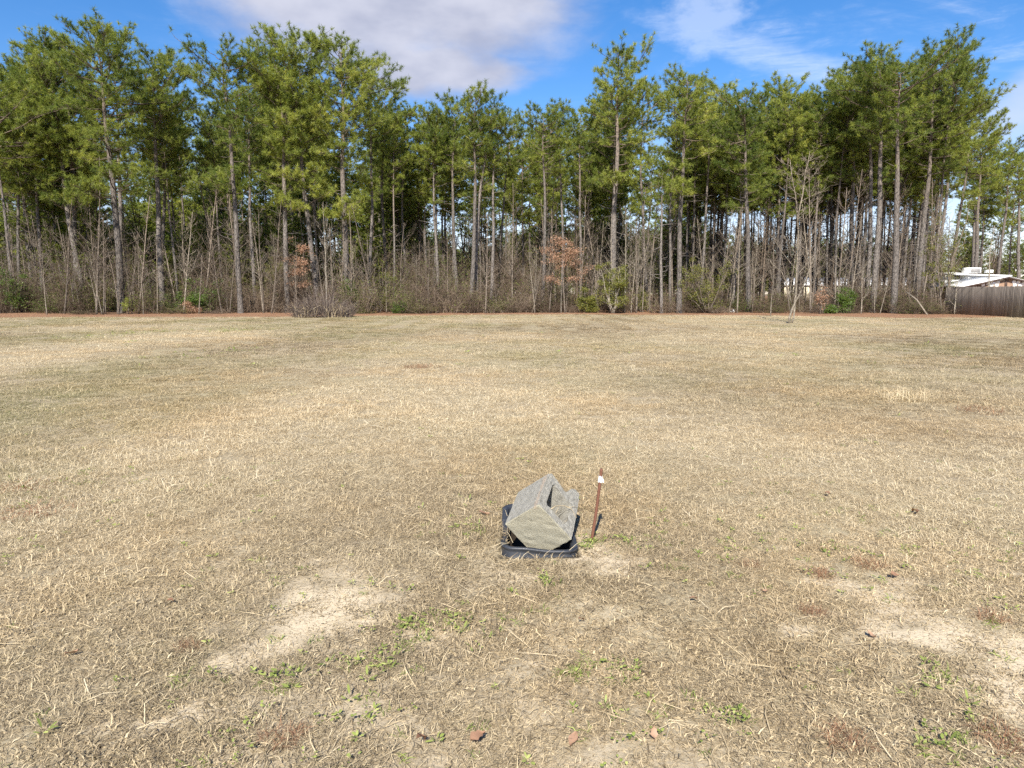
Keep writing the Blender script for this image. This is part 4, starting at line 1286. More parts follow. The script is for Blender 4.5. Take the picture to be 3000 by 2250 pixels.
# --- underbrush: a tangle nobody could count
def bush(seed, H, Wd, leafy_=0):
    rg = np.random.default_rng(seed)
    mb_ = MB(); allp = []
    n = 34
    a = rg.random(n) * 6.28; rr = Wd * 0.5 * np.sqrt(rg.random(n))
    b = np.stack([rr * np.cos(a), rr * np.sin(a), np.full(n, -.05)], 1)
    L = H * rg.uniform(.45, 1.05, n); az = rg.random(n) * 6.28; tl = rg.uniform(0.0, 0.6, n)
    e = b + np.stack([np.cos(az) * tl * L, np.sin(az) * tl * L, L * np.cos(tl * .8)], 1)
    u = np.linspace(0, 1, 5)[None, :, None]
    P = b[:, None] * (1 - u) + e[:, None] * u + rg.normal(0, .05 * H, (n, 5, 3)) * u
    mb_.tubes(P, np.tile(np.linspace(.014, .005, 5), (n, 1)), 3, a=rg.random(n), cap=False)
    for cnt, f, r in ((8, .45, .006), (4, .5, .0045)):
        m = len(P); npt = P.shape[1]
        i = np.repeat(np.arange(m), cnt); uu = rg.uniform(.15, 1, m * cnt) * (npt - 1); k = np.minimum(uu.astype(int), npt - 2); fr = (uu - k)[:, None]
        bp = P[i, k] * (1 - fr) + P[i, k + 1] * fr
        l = np.linalg.norm(P[i, -1] - P[i, 0], axis=1) * f * rg.uniform(.3, 1, m * cnt)
        d = unit(rg.normal(0, 1, (m * cnt, 3)) + [0, 0, .45])
        mid = bp + d * (l * .5)[:, None] + rg.normal(0, .03, (m * cnt, 3)); ee = bp + d * l[:, None] + [0, 0, .02]
        P = np.stack([bp, mid, ee], 1)
        mb_.tubes(P, np.tile([r, r * .8, r * .5], (m * cnt, 1)), 3, a=rg.random(m * cnt), cap=False)
        allp.append(ee)
    if leafy_:
        pp = np.concatenate(allp); pp = pp[rg.random(len(pp)) < leafy_]
        leaf_cloud(rg, pp, mb_, 3, (.06, .12), .1, m=1)
    return mb_.mesh('bush_%d' % seed)


bk = [(bush(400 + k, [1.6, 2.2, 2.8, 3.4, 2.4, 3.0, 2.0, 3.6][k], [1.8, 1.8, 2.0, 1.8, 1.9, 2.2, 2.0, 2.0][k], [0, 0, 0, 0, .10, .28, .45, .20][k]), [M['twig'], M['twig_leaf']]) for k in range(8)]
nb_ = 640
px = r_.uniform(-250, 2800, nb_)
Y = brush_y((px - CX) / F * 56) + 0.6 + np.abs(r_.normal(0, 1, nb_)) * 10.0
x = (px - CX) / F * Y
thick = fbm(x, Y, .30, 171, 4)
keepb = r_.random(nb_) < np.clip(0.15 + 2.6 * (thick - .33), 0.08, 1)
px, Y, x, thick = px[keepb], Y[keepb], x[keepb], thick[keepb]; nb_ = len(px)
gz_ = fbm(x + 60, Y, .12, 181, 3)
ki = np.where(r_.random(nb_) < np.clip(0.40 + 3.2 * (gz_ - .5) + np.clip((1200 - px) / 4000, -.1, .22), .06, .9), r_.integers(5, 8, nb_), r_.integers(0, 5, nb_))
ht = r_.uniform(.3, 1.45, nb_) * np.clip(.55 + 1.2 * (thick - .2), .5, 1.5) * np.where((px > 1900) & (px < 2500), 0.85, 1.0) * np.where(px > 2270, 0.62, 1) * np.interp(Y - brush_y(x), [0.5, 3, 8, 20], [0.5, 0.9, 1.25, 1.55])
ub = scatter('underbrush', np.stack([x, Y, np.zeros(nb_)], 1), r_.random(nb_) * 6.28, np.stack([r_.uniform(.9, 1.3, nb_), r_.uniform(.9, 1.3, nb_), ht], 1), ki, r_.random(nb_), np.zeros(nb_), bk)
tag(ub, 'tangle of brown twigs and undergrowth along the foot of the woods', 'underbrush', kind='stuff')


# ------------------------------------------------------------------ fence, trailer, shed, house behind
def plain(name, color, rough=0.6, nscale=8.0, var=0.12, spec=0.3, bstr=0.15):
    m, g, out = material(name)
    v = g.n('ShaderNodeTexCoord').outputs['Object']
    n_ = g.noise(v, nscale, 5, 0.6); n2 = g.noise(g.mapping(v, (1, 1, .25)), nscale * .35, 4, .6)
    f = g.math('ADD', g.math('MULTIPLY', n_, 0.5), g.math('MULTIPLY', n2, 0.5))
    c = g.mix(g.ss(f, .3, .7), tuple(x * (1 - var) for x in color), tuple(min(1, x * (1 + var)) for x in color))
    principled(g, out, c, rough, spec, n_, bstr, 0.01)
    return m


M['white_paint'] = plain('white_metal_skin', (0.80, 0.80, 0.78), 0.45, 3, 0.05)
M['grey_plastic'] = plain('grey_grille', (0.22, 0.21, 0.20), 0.6)
M['cream'] = plain('cream_siding', (0.62, 0.56, 0.42), 0.7, 2, .06)
M['glass'] = plain('dark_window_glass', (0.03, 0.035, 0.04), 0.08, 2, .1, 0.6, 0.0)
M['fascia'] = plain('dark_brown_trim', (0.07, 0.045, 0.035), 0.7)
M['shed_wood'] = plain('orange_brown_boards', (0.24, 0.155, 0.105), 0.8, 6, .2)
M['trim_white'] = plain('white_trim', (0.78, 0.77, 0.74), 0.6)


def fence_wood():
    m, g, out = material('weathered_fence_wood')
    v = g.n('ShaderNodeTexCoord').outputs['Object']
    oi = g.n('ShaderNodeObjectInfo')
    vv = g.n('ShaderNodeVectorMath', operation='ADD'); g.link(v, vv.inputs[0]); g.link(oi.outputs['Location'], vv.inputs[1])
    gr_ = g.noise(g.mapping(vv.outputs[0], (30, 30, 1.2)), 1.0, 5, .65)
    c = g.mix(gr_, (0.14, 0.115, 0.095), (0.265, 0.228, 0.192))
    hs = g.n('ShaderNodeHueSaturation'); g.link(c, hs.inputs['Color'])
    g.put(hs.inputs['Value'], g.math('ADD', .72, g.math('MULTIPLY', oi.outputs['Random'], .5)))
    principled(g, out, hs.outputs[0], .85, .2, gr_, .5, .01)
    return m


M['fence'] = fence_wood()
A_ = np.array([32.75, 54.0]); B_ = np.array([31.05, 41.0])
fd = (B_ - A_) / np.linalg.norm(B_ - A_); flen = np.linalg.norm(B_ - A_)
fence = empty('wooden_fence', (A_[0], A_[1], 0), math.atan2(fd[1], fd[0]))
tag(fence, 'tall weathered wooden privacy fence at the right edge of the field', 'fence')
pw, ph_, pt = 0.138, 1.98, 0.02
b = MB()
prof = [(0, 0.03), (pw, 0.03), (pw, ph_ - .04), (pw - .035, ph_), (.035, ph_), (0, ph_ - .04)]
V = [(a, 0, z) for a, z in prof] + [(a, pt, z) for a, z in prof]
T = [(0, i, i + 1) for i in range(1, 5)] + [(6, 6 + i + 1, 6 + i) for i in range(1, 5)]
for i in range(6):
    j = (i + 1) % 6
    T += [(i, j + 6, j), (i, i + 6, j + 6)]
b.add(V, T)
pm = b.mesh('fence_picket')
npk = int(flen / 0.145)
fr_ = np.random.default_rng(5)
for k in range(npk):
    o = link('picket', pm, M['fence'], fence, (k * 0.145, -.028 + fr_.normal(0, .003), fr_.normal(0, .012)))
    o.rotation_euler = (0, fr_.normal(0, .004), 0)
rm = MB().box((0, .004, 0), (flen, .045, .09)).mesh('fence_rail')
for z in (.3, 1.0, 1.65):
    link('rail', rm, M['fence'], fence, (0, 0, z))
pom = MB().box((-.05, .05, -.1), (.05, .15, 1.9)).mesh('fence_post')
for k in range(int(flen / 2.4) + 1):
    link('post', pom, M['fence'], fence, (k * 2.4 + .05, 0, 0))


def pxbox(name, parent, mat, x0, x1, yt, yb, Y, depth, base=None):
    """box whose front face covers a pixel rectangle at distance Y"""
    a = at(x0, yt, Y); c = at(x1, yb, Y)
    o3 = base if base is not None else np.zeros(3)
    m_ = MB().box(np.array([a[0], Y, c[2]]) - o3, np.array([c[0], Y + depth, a[2]]) - o3)
    return link(name, m_.mesh(name), mat, parent)


tb = np.array([at(2840, 858, 60)[0], 60.0, 0.0])
tr_ = tag(empty('travel_trailer', tuple(tb)), 'white travel trailer with air conditioner on its roof behind the fence', 'trailer')
zt = at(2900, 806, 60)[2]
xL, xM, xR = at(2790, 800, 60)[0], at(2838, 800, 60)[0], at(2958, 800, 60)[0]
link('body', MB().box(np.array([xM, 60, .5]) - tb, np.array([xR, 62.5, zt - .06]) - tb).mesh('trailer_body'), M['white_paint'], tr_)
link('end_wall', MB().box(np.array([xL + .15, 61.4, .6]) - tb, np.array([xM - .004, 62.4, zt - .1]) - tb).mesh('trailer_end'), M['white_paint'], tr_)
rf = MB()
q = np.array([[xL, 59.8, zt + .22], [xM, 59.8, zt + .10], [xR + .1, 59.8, zt], [xR + .1, 62.7, zt + .03], [xM, 62.7, zt + .16], [xL, 62.7, zt + .28]])
V = np.concatenate([q, q - [0, 0, .14]]) - tb
T = [(0, 1, 4), (0, 4, 5), (1, 2, 3), (1, 3, 4), (6, 10, 7), (6, 11, 10), (7, 9, 8), (7, 10, 9)]
for i in range(6):
    j = (i + 1) % 6
    T += [(i, i + 6, j + 6), (i, j + 6, j)]
rf.add(V, T)
roof_o = link('roof', rf.mesh('trailer_roof'), M['white_paint'], tr_)
ac = pxbox('air_conditioner', tr_, M['white_paint'], 2835, 2874, 784, 799, 60.3, 0.75, tb)
bm_ = pxbox('grille', ac, M['grey_plastic'], 2845, 2871, 787.5, 798, 60.285, 0.01, tb)
pxbox('roof_vent', tr_, M['white_paint'], 2895, 2910, 790.5, 799, 60.5, 0.5, tb)
pxbox('slide_out', tr_, M['white_paint'], 2786, 2832, 820, 846, 59.4, 1.6, tb)
pxbox('window', tr_, M['glass'], 2826, 2836, 812, 826, 61.38, 0.015, tb)
pxbox('marker_lamp', tr_, M['grey_plastic'], 2846, 2850, 820, 822, 59.98, 0.015, tb)

Ys = 55.0
sb = np.array([at(2944, 858, Ys)[0], Ys, 0.0])
shed = tag(empty('garden_shed', tuple(sb)), 'shed with white gable roof and brown gable showing over the fence', 'shed')
pk = at(2944, 812, Ys)[2]; ev = at(2822, 839, Ys)[2]; hw_ = at(2944, 800, Ys)[0] - at(2818, 800, Ys)[0]
gw = MB(); dpt = 4.0
V = [(-hw_ + .35, 0, 0), (hw_ - .35, 0, 0), (hw_ - .35, 0, ev), (0, 0, pk - .06), (-hw_ + .35, 0, ev)]
V = V + [(a, dpt, c) for a, _, c in V]
T = [(0, 1, 2), (0, 2, 4), (4, 2, 3), (5, 7, 6), (5, 9, 7), (9, 8, 7)]
for i in range(5):
    j = (i + 1) % 5
    T += [(i, i + 5, j + 5), (i, j + 5, j)]
gw.add(V, T)
link('wall', gw.mesh('shed_wall'), M['shed_wood'], shed)
for s_ in (-1, 1):
    rm_ = MB()
    q = np.array([[0, -.3, pk], [s_ * hw_, -.3, ev - .02], [s_ * hw_, dpt + .3, ev - .02], [0, dpt + .3, pk]])
    V = np.concatenate([q + [0, 0, .05], q])
    T = [(0, 1, 2), (0, 2, 3), (4, 6, 5), (4, 7, 6)]
    for i in range(4):
        j = (i + 1) % 4
        T += [(i, i + 4, j + 4), (i, j + 4, j)]
    rm_.add(V, T)
    link('roof', rm_.mesh('shed_roof'), M['white_paint'], shed)
    fa = MB()
    q = np.array([[s_ * .003, -.335, pk + .03], [s_ * hw_, -.335, ev + .01], [s_ * hw_, -.335, ev - .12], [s_ * .003, -.335, pk - .10]])
    V = np.concatenate([q, q + [0, .03, 0]])
    fa.add(V, [(0, 1, 2), (0, 2, 3), (4, 6, 5), (4, 7, 6), (0, 4, 5), (0, 5, 1), (3, 2, 6), (3, 6, 7), (1, 5, 6), (1, 6, 2), (0, 3, 7), (0, 7, 4)])
    link('fascia', fa.mesh('shed_fascia'), M['fascia'], shed)
disc = MB().tubes(np.array([[0, 0, 0], [0, -.03, 0]]), np.array([.16, .15]), 12).mesh('gable_ornament')
for k, (ux, uz) in enumerate(((-1.75, .16), (-1.35, .22), (-.95, .3), (-.62, .34), (.62, .34), (.95, .3), (1.35, .22), (1.75, .16), (-1.1, .1), (1.1, .1), (-.7, .1), (.7, .1))):
    link('ornament', disc, M['trim_white'], shed, (ux, -.012, ev - .02 + uz))
link('centre_board', MB().box((-.09, -.05, ev - .3), (.09, -.004, pk - .16)).mesh('shed_centre_board'), M['fascia'], shed)

Yh = 114.0
x0, x1 = at(2285, 858, Yh)[0], at(2672, 858, Yh)[0]
hb = np.array([(x0 + x1) / 2, Yh, 0.0]); hl = (x1 - x0) / 2
home = tag(empty('mobile_home', tuple(hb)), 'long cream mobile home with white roof seen through the trunks on the right', 'house')
ez = at(2450, 836, Yh)[2]; rz_ = at(2450, 815, Yh + 2.2)[2]
link('wall', MB().box((-hl, 0, .55), (hl, 4.4, ez)).mesh('home_wall'), M['cream'], home)
link('skirting', MB().box((-hl + .03, .03, -.05), (hl - .03, 4.37, .545)).mesh('home_skirting'), M['grey_plastic'], home)
for s_, y0_, y1_ in ((0, -.3, 2.2), (1, 4.7, 2.2)):
    q = np.array([[-hl - .25, y0_, ez - .04], [hl + .25, y0_, ez - .04], [hl + .25, y1_, rz_], [-hl - .25, y1_, rz_]])
    V = np.concatenate([q + [0, 0, .09], q])
    T = [(0, 1, 2), (0, 2, 3), (4, 6, 5), (4, 7, 6)]
    for i in range(4):
        j = (i + 1) % 4
        T += [(i, i + 4, j + 4), (i, j + 4, j)]
    link('roof', MB().add(V, T).mesh('home_roof'), M['white_paint'], home)
for ux in (-7.6, -4.4, 1.6, 5.4):
    w_ = link('window', MB().box((ux - .5, -.03, 1.25), (ux + .5, -.003, 2.2)).mesh('home_window'), M['trim_white'], home)
    link('pane', MB().box((ux - .42, -.045, 1.33), (ux + .42, -.032, 2.12)).mesh('home_pane'), M['glass'], w_)
link('door', MB().box((-1.2, -.04, .6), (-.3, -.003, 2.4)).mesh('home_door'), M['trim_white'], home)


# ------------------------------------------------------------------ concrete block in its plastic collar, iron stake
import bmesh
from mathutils.geometry import tessellate_polygon

la, lb, lc = 0.2860, 0.3093, 0.3508
va = np.array([-0.70823479, 0.42076336, -0.56688771]); vb = np.array([0.66087218, 0.11272563, -0.74198443]); vc = np.array([0.24829709, 0.9001395, 0.35790702])
Tpt = np.array([0.15639598, 4.0991175, 0.300])
outer = [(0, 0), (1, 0), (.985, .35), (.91, 1.15), (.86, 1.21), (.745, 1.225), (.67, 1.17), (.545, .93), (.47, .915), (.08, 1.0), (.02, .985), (0, .93)]
hole = [(.17, .25), (.22, .215), (.72, .175), (.755, .21), (.775, .68), (.74, .715), (.22, .785), (.17, .75)]
P2 = [(j * lb, k * lc) for j, k in outer]; H2 = [(j * lb, k * lc) for j, k in hole]
tris = tessellate_polygon([[Vector((a, c, 0)) for a, c in P2], [Vector((a, c, 0)) for a, c in H2]])
allp = P2 + H2
bm = bmesh.new()
v0 = [bm.verts.new((0, a, c)) for a, c in allp]
v1 = [bm.verts.new((la, a, c)) for a, c in allp]
for t in tris:
    for vs in (v0, v1):
        try:
            bm.faces.new([vs[i] for i in t])
        except ValueError:
            pass
no = len(P2)
for ring in (range(no), range(no, len(allp))):
    ring = list(ring)
    for i in range(len(ring)):
        a, c = ring[i], ring[(i + 1) % len(ring)]
        bm.faces.new((v0[a], v0[c], v1[c], v1[a]))
bmesh.ops.recalc_face_normals(bm, faces=bm.faces)
sharp = [e for e in bm.edges if len(e.link_faces) == 2 and e.calc_face_angle(0) > math.radians(28)]
bmesh.ops.bevel(bm, geom=sharp, offset=0.007, segments=2, affect='EDGES', profile=0.6)
bmesh.ops.triangulate(bm, faces=bm.faces)
for _ in range(3):
    long_e = [e for e in bm.edges if e.calc_length() > 0.022]
    bmesh.ops.subdivide_edges(bm, edges=long_e, cuts=1)
    bmesh.ops.triangulate(bm, faces=bm.faces)
bm.normal_update()
br = np.random.default_rng(9)
for v in bm.verts:
    if max(abs(v.normal.x), abs(v.normal.y), abs(v.normal.z)) < 0.93:
        v.co -= v.normal * (0.0055 * max(0.0, math.sin(v.co.x * 83 + 1) * math.sin(v.co.y * 71 + 2) + math.sin(v.co.z * 97) * 0.6) + abs(float(br.normal(0, 0.0012))))
    v.co += v.normal * (float(br.normal(0, 0.0012)) + 0.0012 * math.sin(v.co.x * 61 + 2) * math.sin(v.co.y * 53) * math.sin(v.co.z * 47 + 1))
bme = bpy.data.meshes.new('concrete_block'); bm.to_mesh(bme); bm.free()


def concrete():
    m, g, out = material('weathered_concrete')
    v = g.n('ShaderNodeTexCoord').outputs['Object']
    n1 = g.noise(v, 32, 6, .65); n2 = g.noise(v, 130, 4, .65); n3 = g.noise(v, 420, 2, .6)
    vor = g.n('ShaderNodeTexVoronoi'); g.put(vor.inputs['Vector'], v); vor.inputs['Scale'].default_value = 210
    grain = g.ss(vor.outputs['Distance'], .15, .6)
    c = g.mix(g.ss(n1, .25, .75), (0.215, 0.203, 0.17), (0.345, 0.33, 0.283))
    c = g.mix(g.ss(n2, .55, .75), c, (0.47, 0.452, 0.40))
    c = g.mix(g.ss(n3, .6, .78, 0, .35), c, (0.13, 0.125, 0.115))
    sep = g.n('ShaderNodeSeparateXYZ'); g.link(v, sep.inputs[0])
    # moulded end of the block: yellower, algae stained cement
    fr = g.ss(g.math('ADD', sep.outputs[2], g.math('MULTIPLY', g.math('SUBTRACT', n1, .5), .02)), .004, .014, 1, 0)
    c = g.mix(g.math('MULTIPLY', fr, .75), c, g.mix(n2, (0.27, 0.25, 0.18), (0.45, 0.42, 0.31)))
    # rust coloured run down the arris
    st = g.math('ABSOLUTE', g.math('SUBTRACT', g.math('ADD', sep.outputs[0], g.math('MULTIPLY', g.math('SUBTRACT', n1, .5), .06)), .03))
    st = g.math('MULTIPLY', g.ss(st, .004, .022, 1, 0), g.ss(sep.outputs[1], .0, .03, 1, 0))
    c = g.mix(g.math('MULTIPLY', st, .40), c, (0.42, 0.30, 0.20))
    hgt = g.math('ADD', g.math('MULTIPLY', n2, .8), g.math('ADD', g.math('MULTIPLY', grain, .8), g.math('MULTIPLY', n3, .4)))
    principled(g, out, c, .95, .15, hgt, .65, .005)
    return m


blk = link('concrete_block', bme, concrete())
blk.matrix_world = Matrix(((va[0], vb[0], vc[0], Tpt[0]), (va[1], vb[1], vc[1], Tpt[1]), (va[2], vb[2], vc[2], Tpt[2]), (0, 0, 0, 1)))
tag(blk, 'rough grey hollow concrete block tipped on its corner inside the black plastic collar', 'concrete block')


def on_block(j, k, i=-.004):
    return Tpt + va * i + vb * (j * lb) + vc * (k * lc)


def zpx(zx, zy):                      # zoomed picture coordinates of the block's side -> block fractions
    dx, dy = zx - 760, zy - 660
    return ((dx * -550 - 190 * dy) / -403400, (540 * dy - 560 * dx) / -403400)


vine = MB()
for pts_, r_v in (([(955, 735), (1010, 700), (1080, 685), (1180, 688), (1250, 720), (1300, 760), (1350, 820), (1390, 890)], .0028), ([(1080, 690), (1060, 740), (1030, 800)], .0022), ([(1230, 720), (1330, 715), (1400, 730)], .0016), ([(1230, 860), (1200, 940), (1170, 930)], .0014)):
    P = np.array([on_block(*zpx(a, c), -.006 - .004 * math.sin(i * 1.7)) for i, (a, c) in enumerate(pts_)])
    vine.tubes(P, np.linspace(r_v, r_v * .5, len(P)), 5)
o = link('dry_vine', vine.mesh('dry_vine', True), M['straw'])
tag(o, 'thin dry vine lying across the hole of the concrete block', 'twig')

# collar: rounded rectangle swept with a lipped profile
def collar():
    x0, x1, y0, y1 = BOX
    cxm, cym = (x0 + x1) / 2, (y0 + y1) / 2
    hx, hy, rc = (x1 - x0) / 2, (y1 - y0) / 2, .085
    path, nrm = [], []
    for qx, qy, a0 in ((1, 1, 0), (-1, 1, 90), (-1, -1, 180), (1, -1, 270)):
        for k in range(9):
            a = math.radians(a0 + k * 90 / 8)
            path.append((cxm + qx * (hx - rc) + rc * math.cos(a), cym + qy * (hy - rc) + rc * math.sin(a))); nrm.append((math.cos(a), math.sin(a)))
    # more points along the straights, gently warped
    P, N = [], []
    L = len(path)
    for i in range(L):
        j = (i + 1) % L
        d_ = math.hypot(path[j][0] - path[i][0], path[j][1] - path[i][1])
        n_ = max(1, int(d_ / .03))
        for k in range(n_):
            f = k / n_
            P.append((path[i][0] * (1 - f) + path[j][0] * f, path[i][1] * (1 - f) + path[j][1] * f))
            v_ = np.array(nrm[i]) * (1 - f) + np.array(nrm[j]) * f; N.append(v_ / np.linalg.norm(v_))
    prof = [(-.030, -.12), (-.030, .048), (-.026, .055), (-.012, .062), (.004, .064), (.010, .060), (.011, .050), (.004, .044), (.003, .030), (.010, .010), (.016, -.02), (.022, -.08)]
    V = []
    for (px_, py_), n_ in zip(P, N):
        warp = .016 * -(px_ - cxm) / hx + .004 * math.sin(px_ * 21) + .012 * max(0, (py_ - cym) / hy)
        warp -= .058 * math.exp(-((px_ - x0) / .05) ** 2) * math.exp(-((py_ - cym + .03) / .22) ** 4) + .006
        bul = .006 * math.sin(px_ * 9 + 1) * (py_ < cym)
        for o_, z in prof:
            V.append((px_ + n_[0] * (o_ + bul), py_ + n_[1] * (o_ + bul), z + (warp if z > 0 else 0)))
    K, n_ = len(prof), len(P)
    T = []
    for i in range(n_):
        j = (i + 1) % n_
        for k in range(K - 1):
            a, b2, c, d2 = i * K + k, j * K + k, j * K + k + 1, i * K + k + 1
            T += [(a, c, b2), (a, d2, c)]
    return MB().add(V, T).mesh('plastic_collar', True)


def black_plastic():
    m, g, out = material('scuffed_black_plastic')
    v = g.n('ShaderNodeTexCoord').outputs['Object']
    n1 = g.noise(v, 9, 5, .6); n2 = g.noise(g.mapping(v, (14, 14, 120)), 1.0, 5, .65); n3 = g.noise(v, 160, 3, .6)
    c = g.mix(n1, (0.016, 0.018, 0.022), (0.045, 0.050, 0.060))
    c = g.mix(g.ss(n2, .55, .78, 0, .7), c, (0.13, 0.135, 0.15))
    c = g.mix(g.ss(n3, .64, .78, 0, .5), c, (0.30, 0.27, 0.22))
    principled(g, out, c, g.ss(n1, .2, .8, .38, .6), .5, g.math('ADD', n2, n3), .25, .004)
    return m


o = link('plastic_collar', collar(), black_plastic())
tag(o, 'black plastic meter box collar set in the ground round the concrete block', 'utility box')
# bits of straw inside and over the collar rim
rg = np.random.default_rng(33)
sm = MB()
for (a, c), (a2, c2), zz, r_v in (((1444, 1601), (1490, 1592), .075, .0014), ((1490, 1592), (1455, 1609), .075, .0012), ((1478, 1549), (1503, 1590), .07, .0016), ((1668, 1612), (1712, 1584), .07, .0014), ((1476, 1490), (1486, 1512), .09, .0014)):
    A = on_ground(a, c, zz); Bq = on_ground(a2, c2, zz + .005)
    mid = (A + Bq) / 2 + [0, 0, .012]
    sm.tubes(np.stack([A, mid, Bq]), np.array([r_v, r_v, r_v * .6]), 4, a=.9)
for k in range(40):
    c0 = np.array([rg.uniform(-.10, .30), rg.uniform(3.86, 3.97), 0.0]); c0[2] = gz(c0[0], c0[1])
    az = rg.random() * 6.28; L = rg.uniform(.05, .14); el = rg.uniform(.05, .9)
    e = c0 + L * np.array([math.cos(az) * math.cos(el), math.sin(az) * math.cos(el) * .4, math.sin(el)])
    sm.tubes(np.stack([c0, (c0 + e) / 2 + [0, 0, .01], e]), np.array([.0016, .0014, .0007]), 3, a=rg.random())
o = link('loose_straw', sm.mesh('loose_straw'), M['straw'])
tag(o, 'loose straw stalks lying over and in front of the plastic collar', 'straw', kind='stuff')


def rust():
    m, g, out = material('rusty_iron')
    v = g.n('ShaderNodeTexCoord').outputs['Object']
    n1 = g.noise(v, 60, 5, .65); n2 = g.noise(v, 14, 4, .6)
    c = g.mix(n1, (0.085, 0.036, 0.024), (0.215, 0.098, 0.06))
    c = g.mix(g.ss(n2, .5, .7, 0, .6), c, (0.16, 0.06, 0.045))
    principled(g, out, c, .85, .3, n1, .5, .002)
    return m


sb_ = on_ground(1733, 1586); stp = at(1762, 1373, sb_[1] - .02)
stake = tag(empty('iron_stake', (sb_[0], sb_[1], 0)), 'rusty iron survey stake with white tape leaning beside the concrete block', 'stake')
e = stp - [sb_[0], sb_[1], 0]
tt_ = np.array([-.25, 0, .1, .3, .5, .7, .85, .97, 1.0])
Pst = e[None, :] * tt_[:, None]
Pst = Pst + np.stack([.004 * np.sin(tt_ * 3.1), 0 * tt_, 0 * tt_], 1)
rs = MB().tubes(Pst, np.array([.0098, .0098, .0097, .0096, .0096, .0096, .0095, .0095, .0080]), 14)
link('rod', rs.mesh('stake_rod', True), rust(), stake)
tp_ = MB()
f = np.linspace(.822, .902, 8)
ax_ = e / np.linalg.norm(e)
k_ = 16
Vt = []
ua = np.cross(ax_, [0, 1, 0]); ua /= np.linalg.norm(ua); ub_ = np.cross(ax_, ua)
for i, ff_ in enumerate(f):
    for q in range(k_):
        a = q / k_ * 6.283
        r = .0128 + .0006 * math.sin(i * 2 + q * 1.3) + (.002 if i == 0 and q % 5 == 0 else 0)
        ja = (.004 * math.sin(q * 2.3 + i) if i in (0, 7) else 0)
        Vt.append(e * ff_ + np.array([.004 * math.sin(ff_ * 3.1), 0, 0]) + ax_ * ja + r * (math.cos(a) * ua + math.sin(a) * ub_))
Tt = []
for i in range(7):
    for q in range(k_):
        a, b2 = i * k_ + q, i * k_ + (q + 1) % k_
        Tt += [(a, b2, b2 + k_), (a, b2 + k_, a + k_)]
tp_.add(Vt, Tt)
fl0 = e * .825 + ax_ * .0 + np.array([.012, -.004, 0])       # loose end of the tape
tp_.add([fl0, fl0 + [.012, -.003, -.006], fl0 + [.013, -.002, .016], fl0 + [.0, 0, .024]], [(0, 1, 2), (0, 2, 3)])
link('tape', tp_.mesh('stake_tape', True), M['trim_white'], stake)

# ------------------------------------------------------------------ fallen leaves and tufts on the field
rg = np.random.default_rng(44)
lm = []
for k in range(4):
    n_ = 7
    u = np.linspace(0, 1, n_)
    w = np.sin(np.pi * u ** .8) * .030 + .001
    if k % 2:
        w = w * (1 + .35 * np.sin(u * 20))
    cz = .018 * np.sin(u * 3 + k) + .006
    V = []
    for i in range(n_):
        yy = u[i] * .09
        V += [(-w[i], yy, cz[i] + .012 * (1 + .4 * math.sin(i + k))), (0, yy, cz[i]), (w[i], yy, cz[i] + .014 * (1 + .4 * math.cos(i * 1.3 + k)))]
    T = []
    for i in range(n_ - 1):
        for q in range(2):
            a = i * 3 + q
            T += [(a, a + 1, a + 4), (a, a + 4, a + 3)]
    b = MB().add(V, T, np.full(len(V), .2 + .2 * k))
    b.tubes(np.array([[0, -.02, .012], [0, 0, cz[0]], [0, .02, cz[1]]]), np.array([.0012, .0012, .001]), 4, a=.1)
    lm.append(b.mesh('dead_leaf_%d' % k, True))
LV = [(1245, 2185, 1.0, 0, 'curled orange brown leaf at the bottom centre, left one of two'), (1382, 2195, 1.1, 1, 'narrow orange brown leaf at the bottom centre, right one of two'),
      (1915, 2185, .8, 3, 'brown leaf standing in the grass at the bottom, right of centre'), (1690, 2180, 1.0, 2, 'brown curled leaf at the bottom edge below the black collar'),
      (490, 1765, .7, 0, 'orange leaf on the dry grass at the left'), (195, 1935, .9, 2, 'pale orange leaf lying low at the far left bottom'),
      (2040, 1785, .7, 1, 'small rusty leaf in the matted grass right of the black collar'), (2540, 1880, .9, 3, 'dark brown leaf on the bare ground at the right'),
      (2686, 1512, 1.4, 0, 'orange leaf on the straw coloured grass far right'), (2605, 1708, 1.0, 1, 'orange leaf lying just above the sandy patch on the right'),
      (1405, 1518, 1.3, 2, 'large brown leaf in the grass just left of the black collar'), (2250, 1755, .7, 3, 'rusty leaf in the grass between the stake and the right sandy patch'),
      (2420, 1460, 1.0, 1, 'pale orange leaf in the mid field at the right'), (1710, 1830, .6, 0, 'tiny orange leaf below the stake')]
for px_, py_, s_, k, lab in LV:
    p = on_ground(px_, py_)
    o = link('fallen_leaf', lm[k], M['leaf_orange'], None, (p[0], p[1], float(gz(p[0], p[1])) + .018))
    o.rotation_euler = (rg.normal(.15, .25), rg.normal(0, .3), rg.random() * 6.28)
    if 'standing' in lab: o.rotation_euler = (1.1, .2, .3)
    o.scale = (s_ * .55, s_ * .6, s_ * .6)
    tag(o, lab, 'leaf', 'fallen leaves on the field')

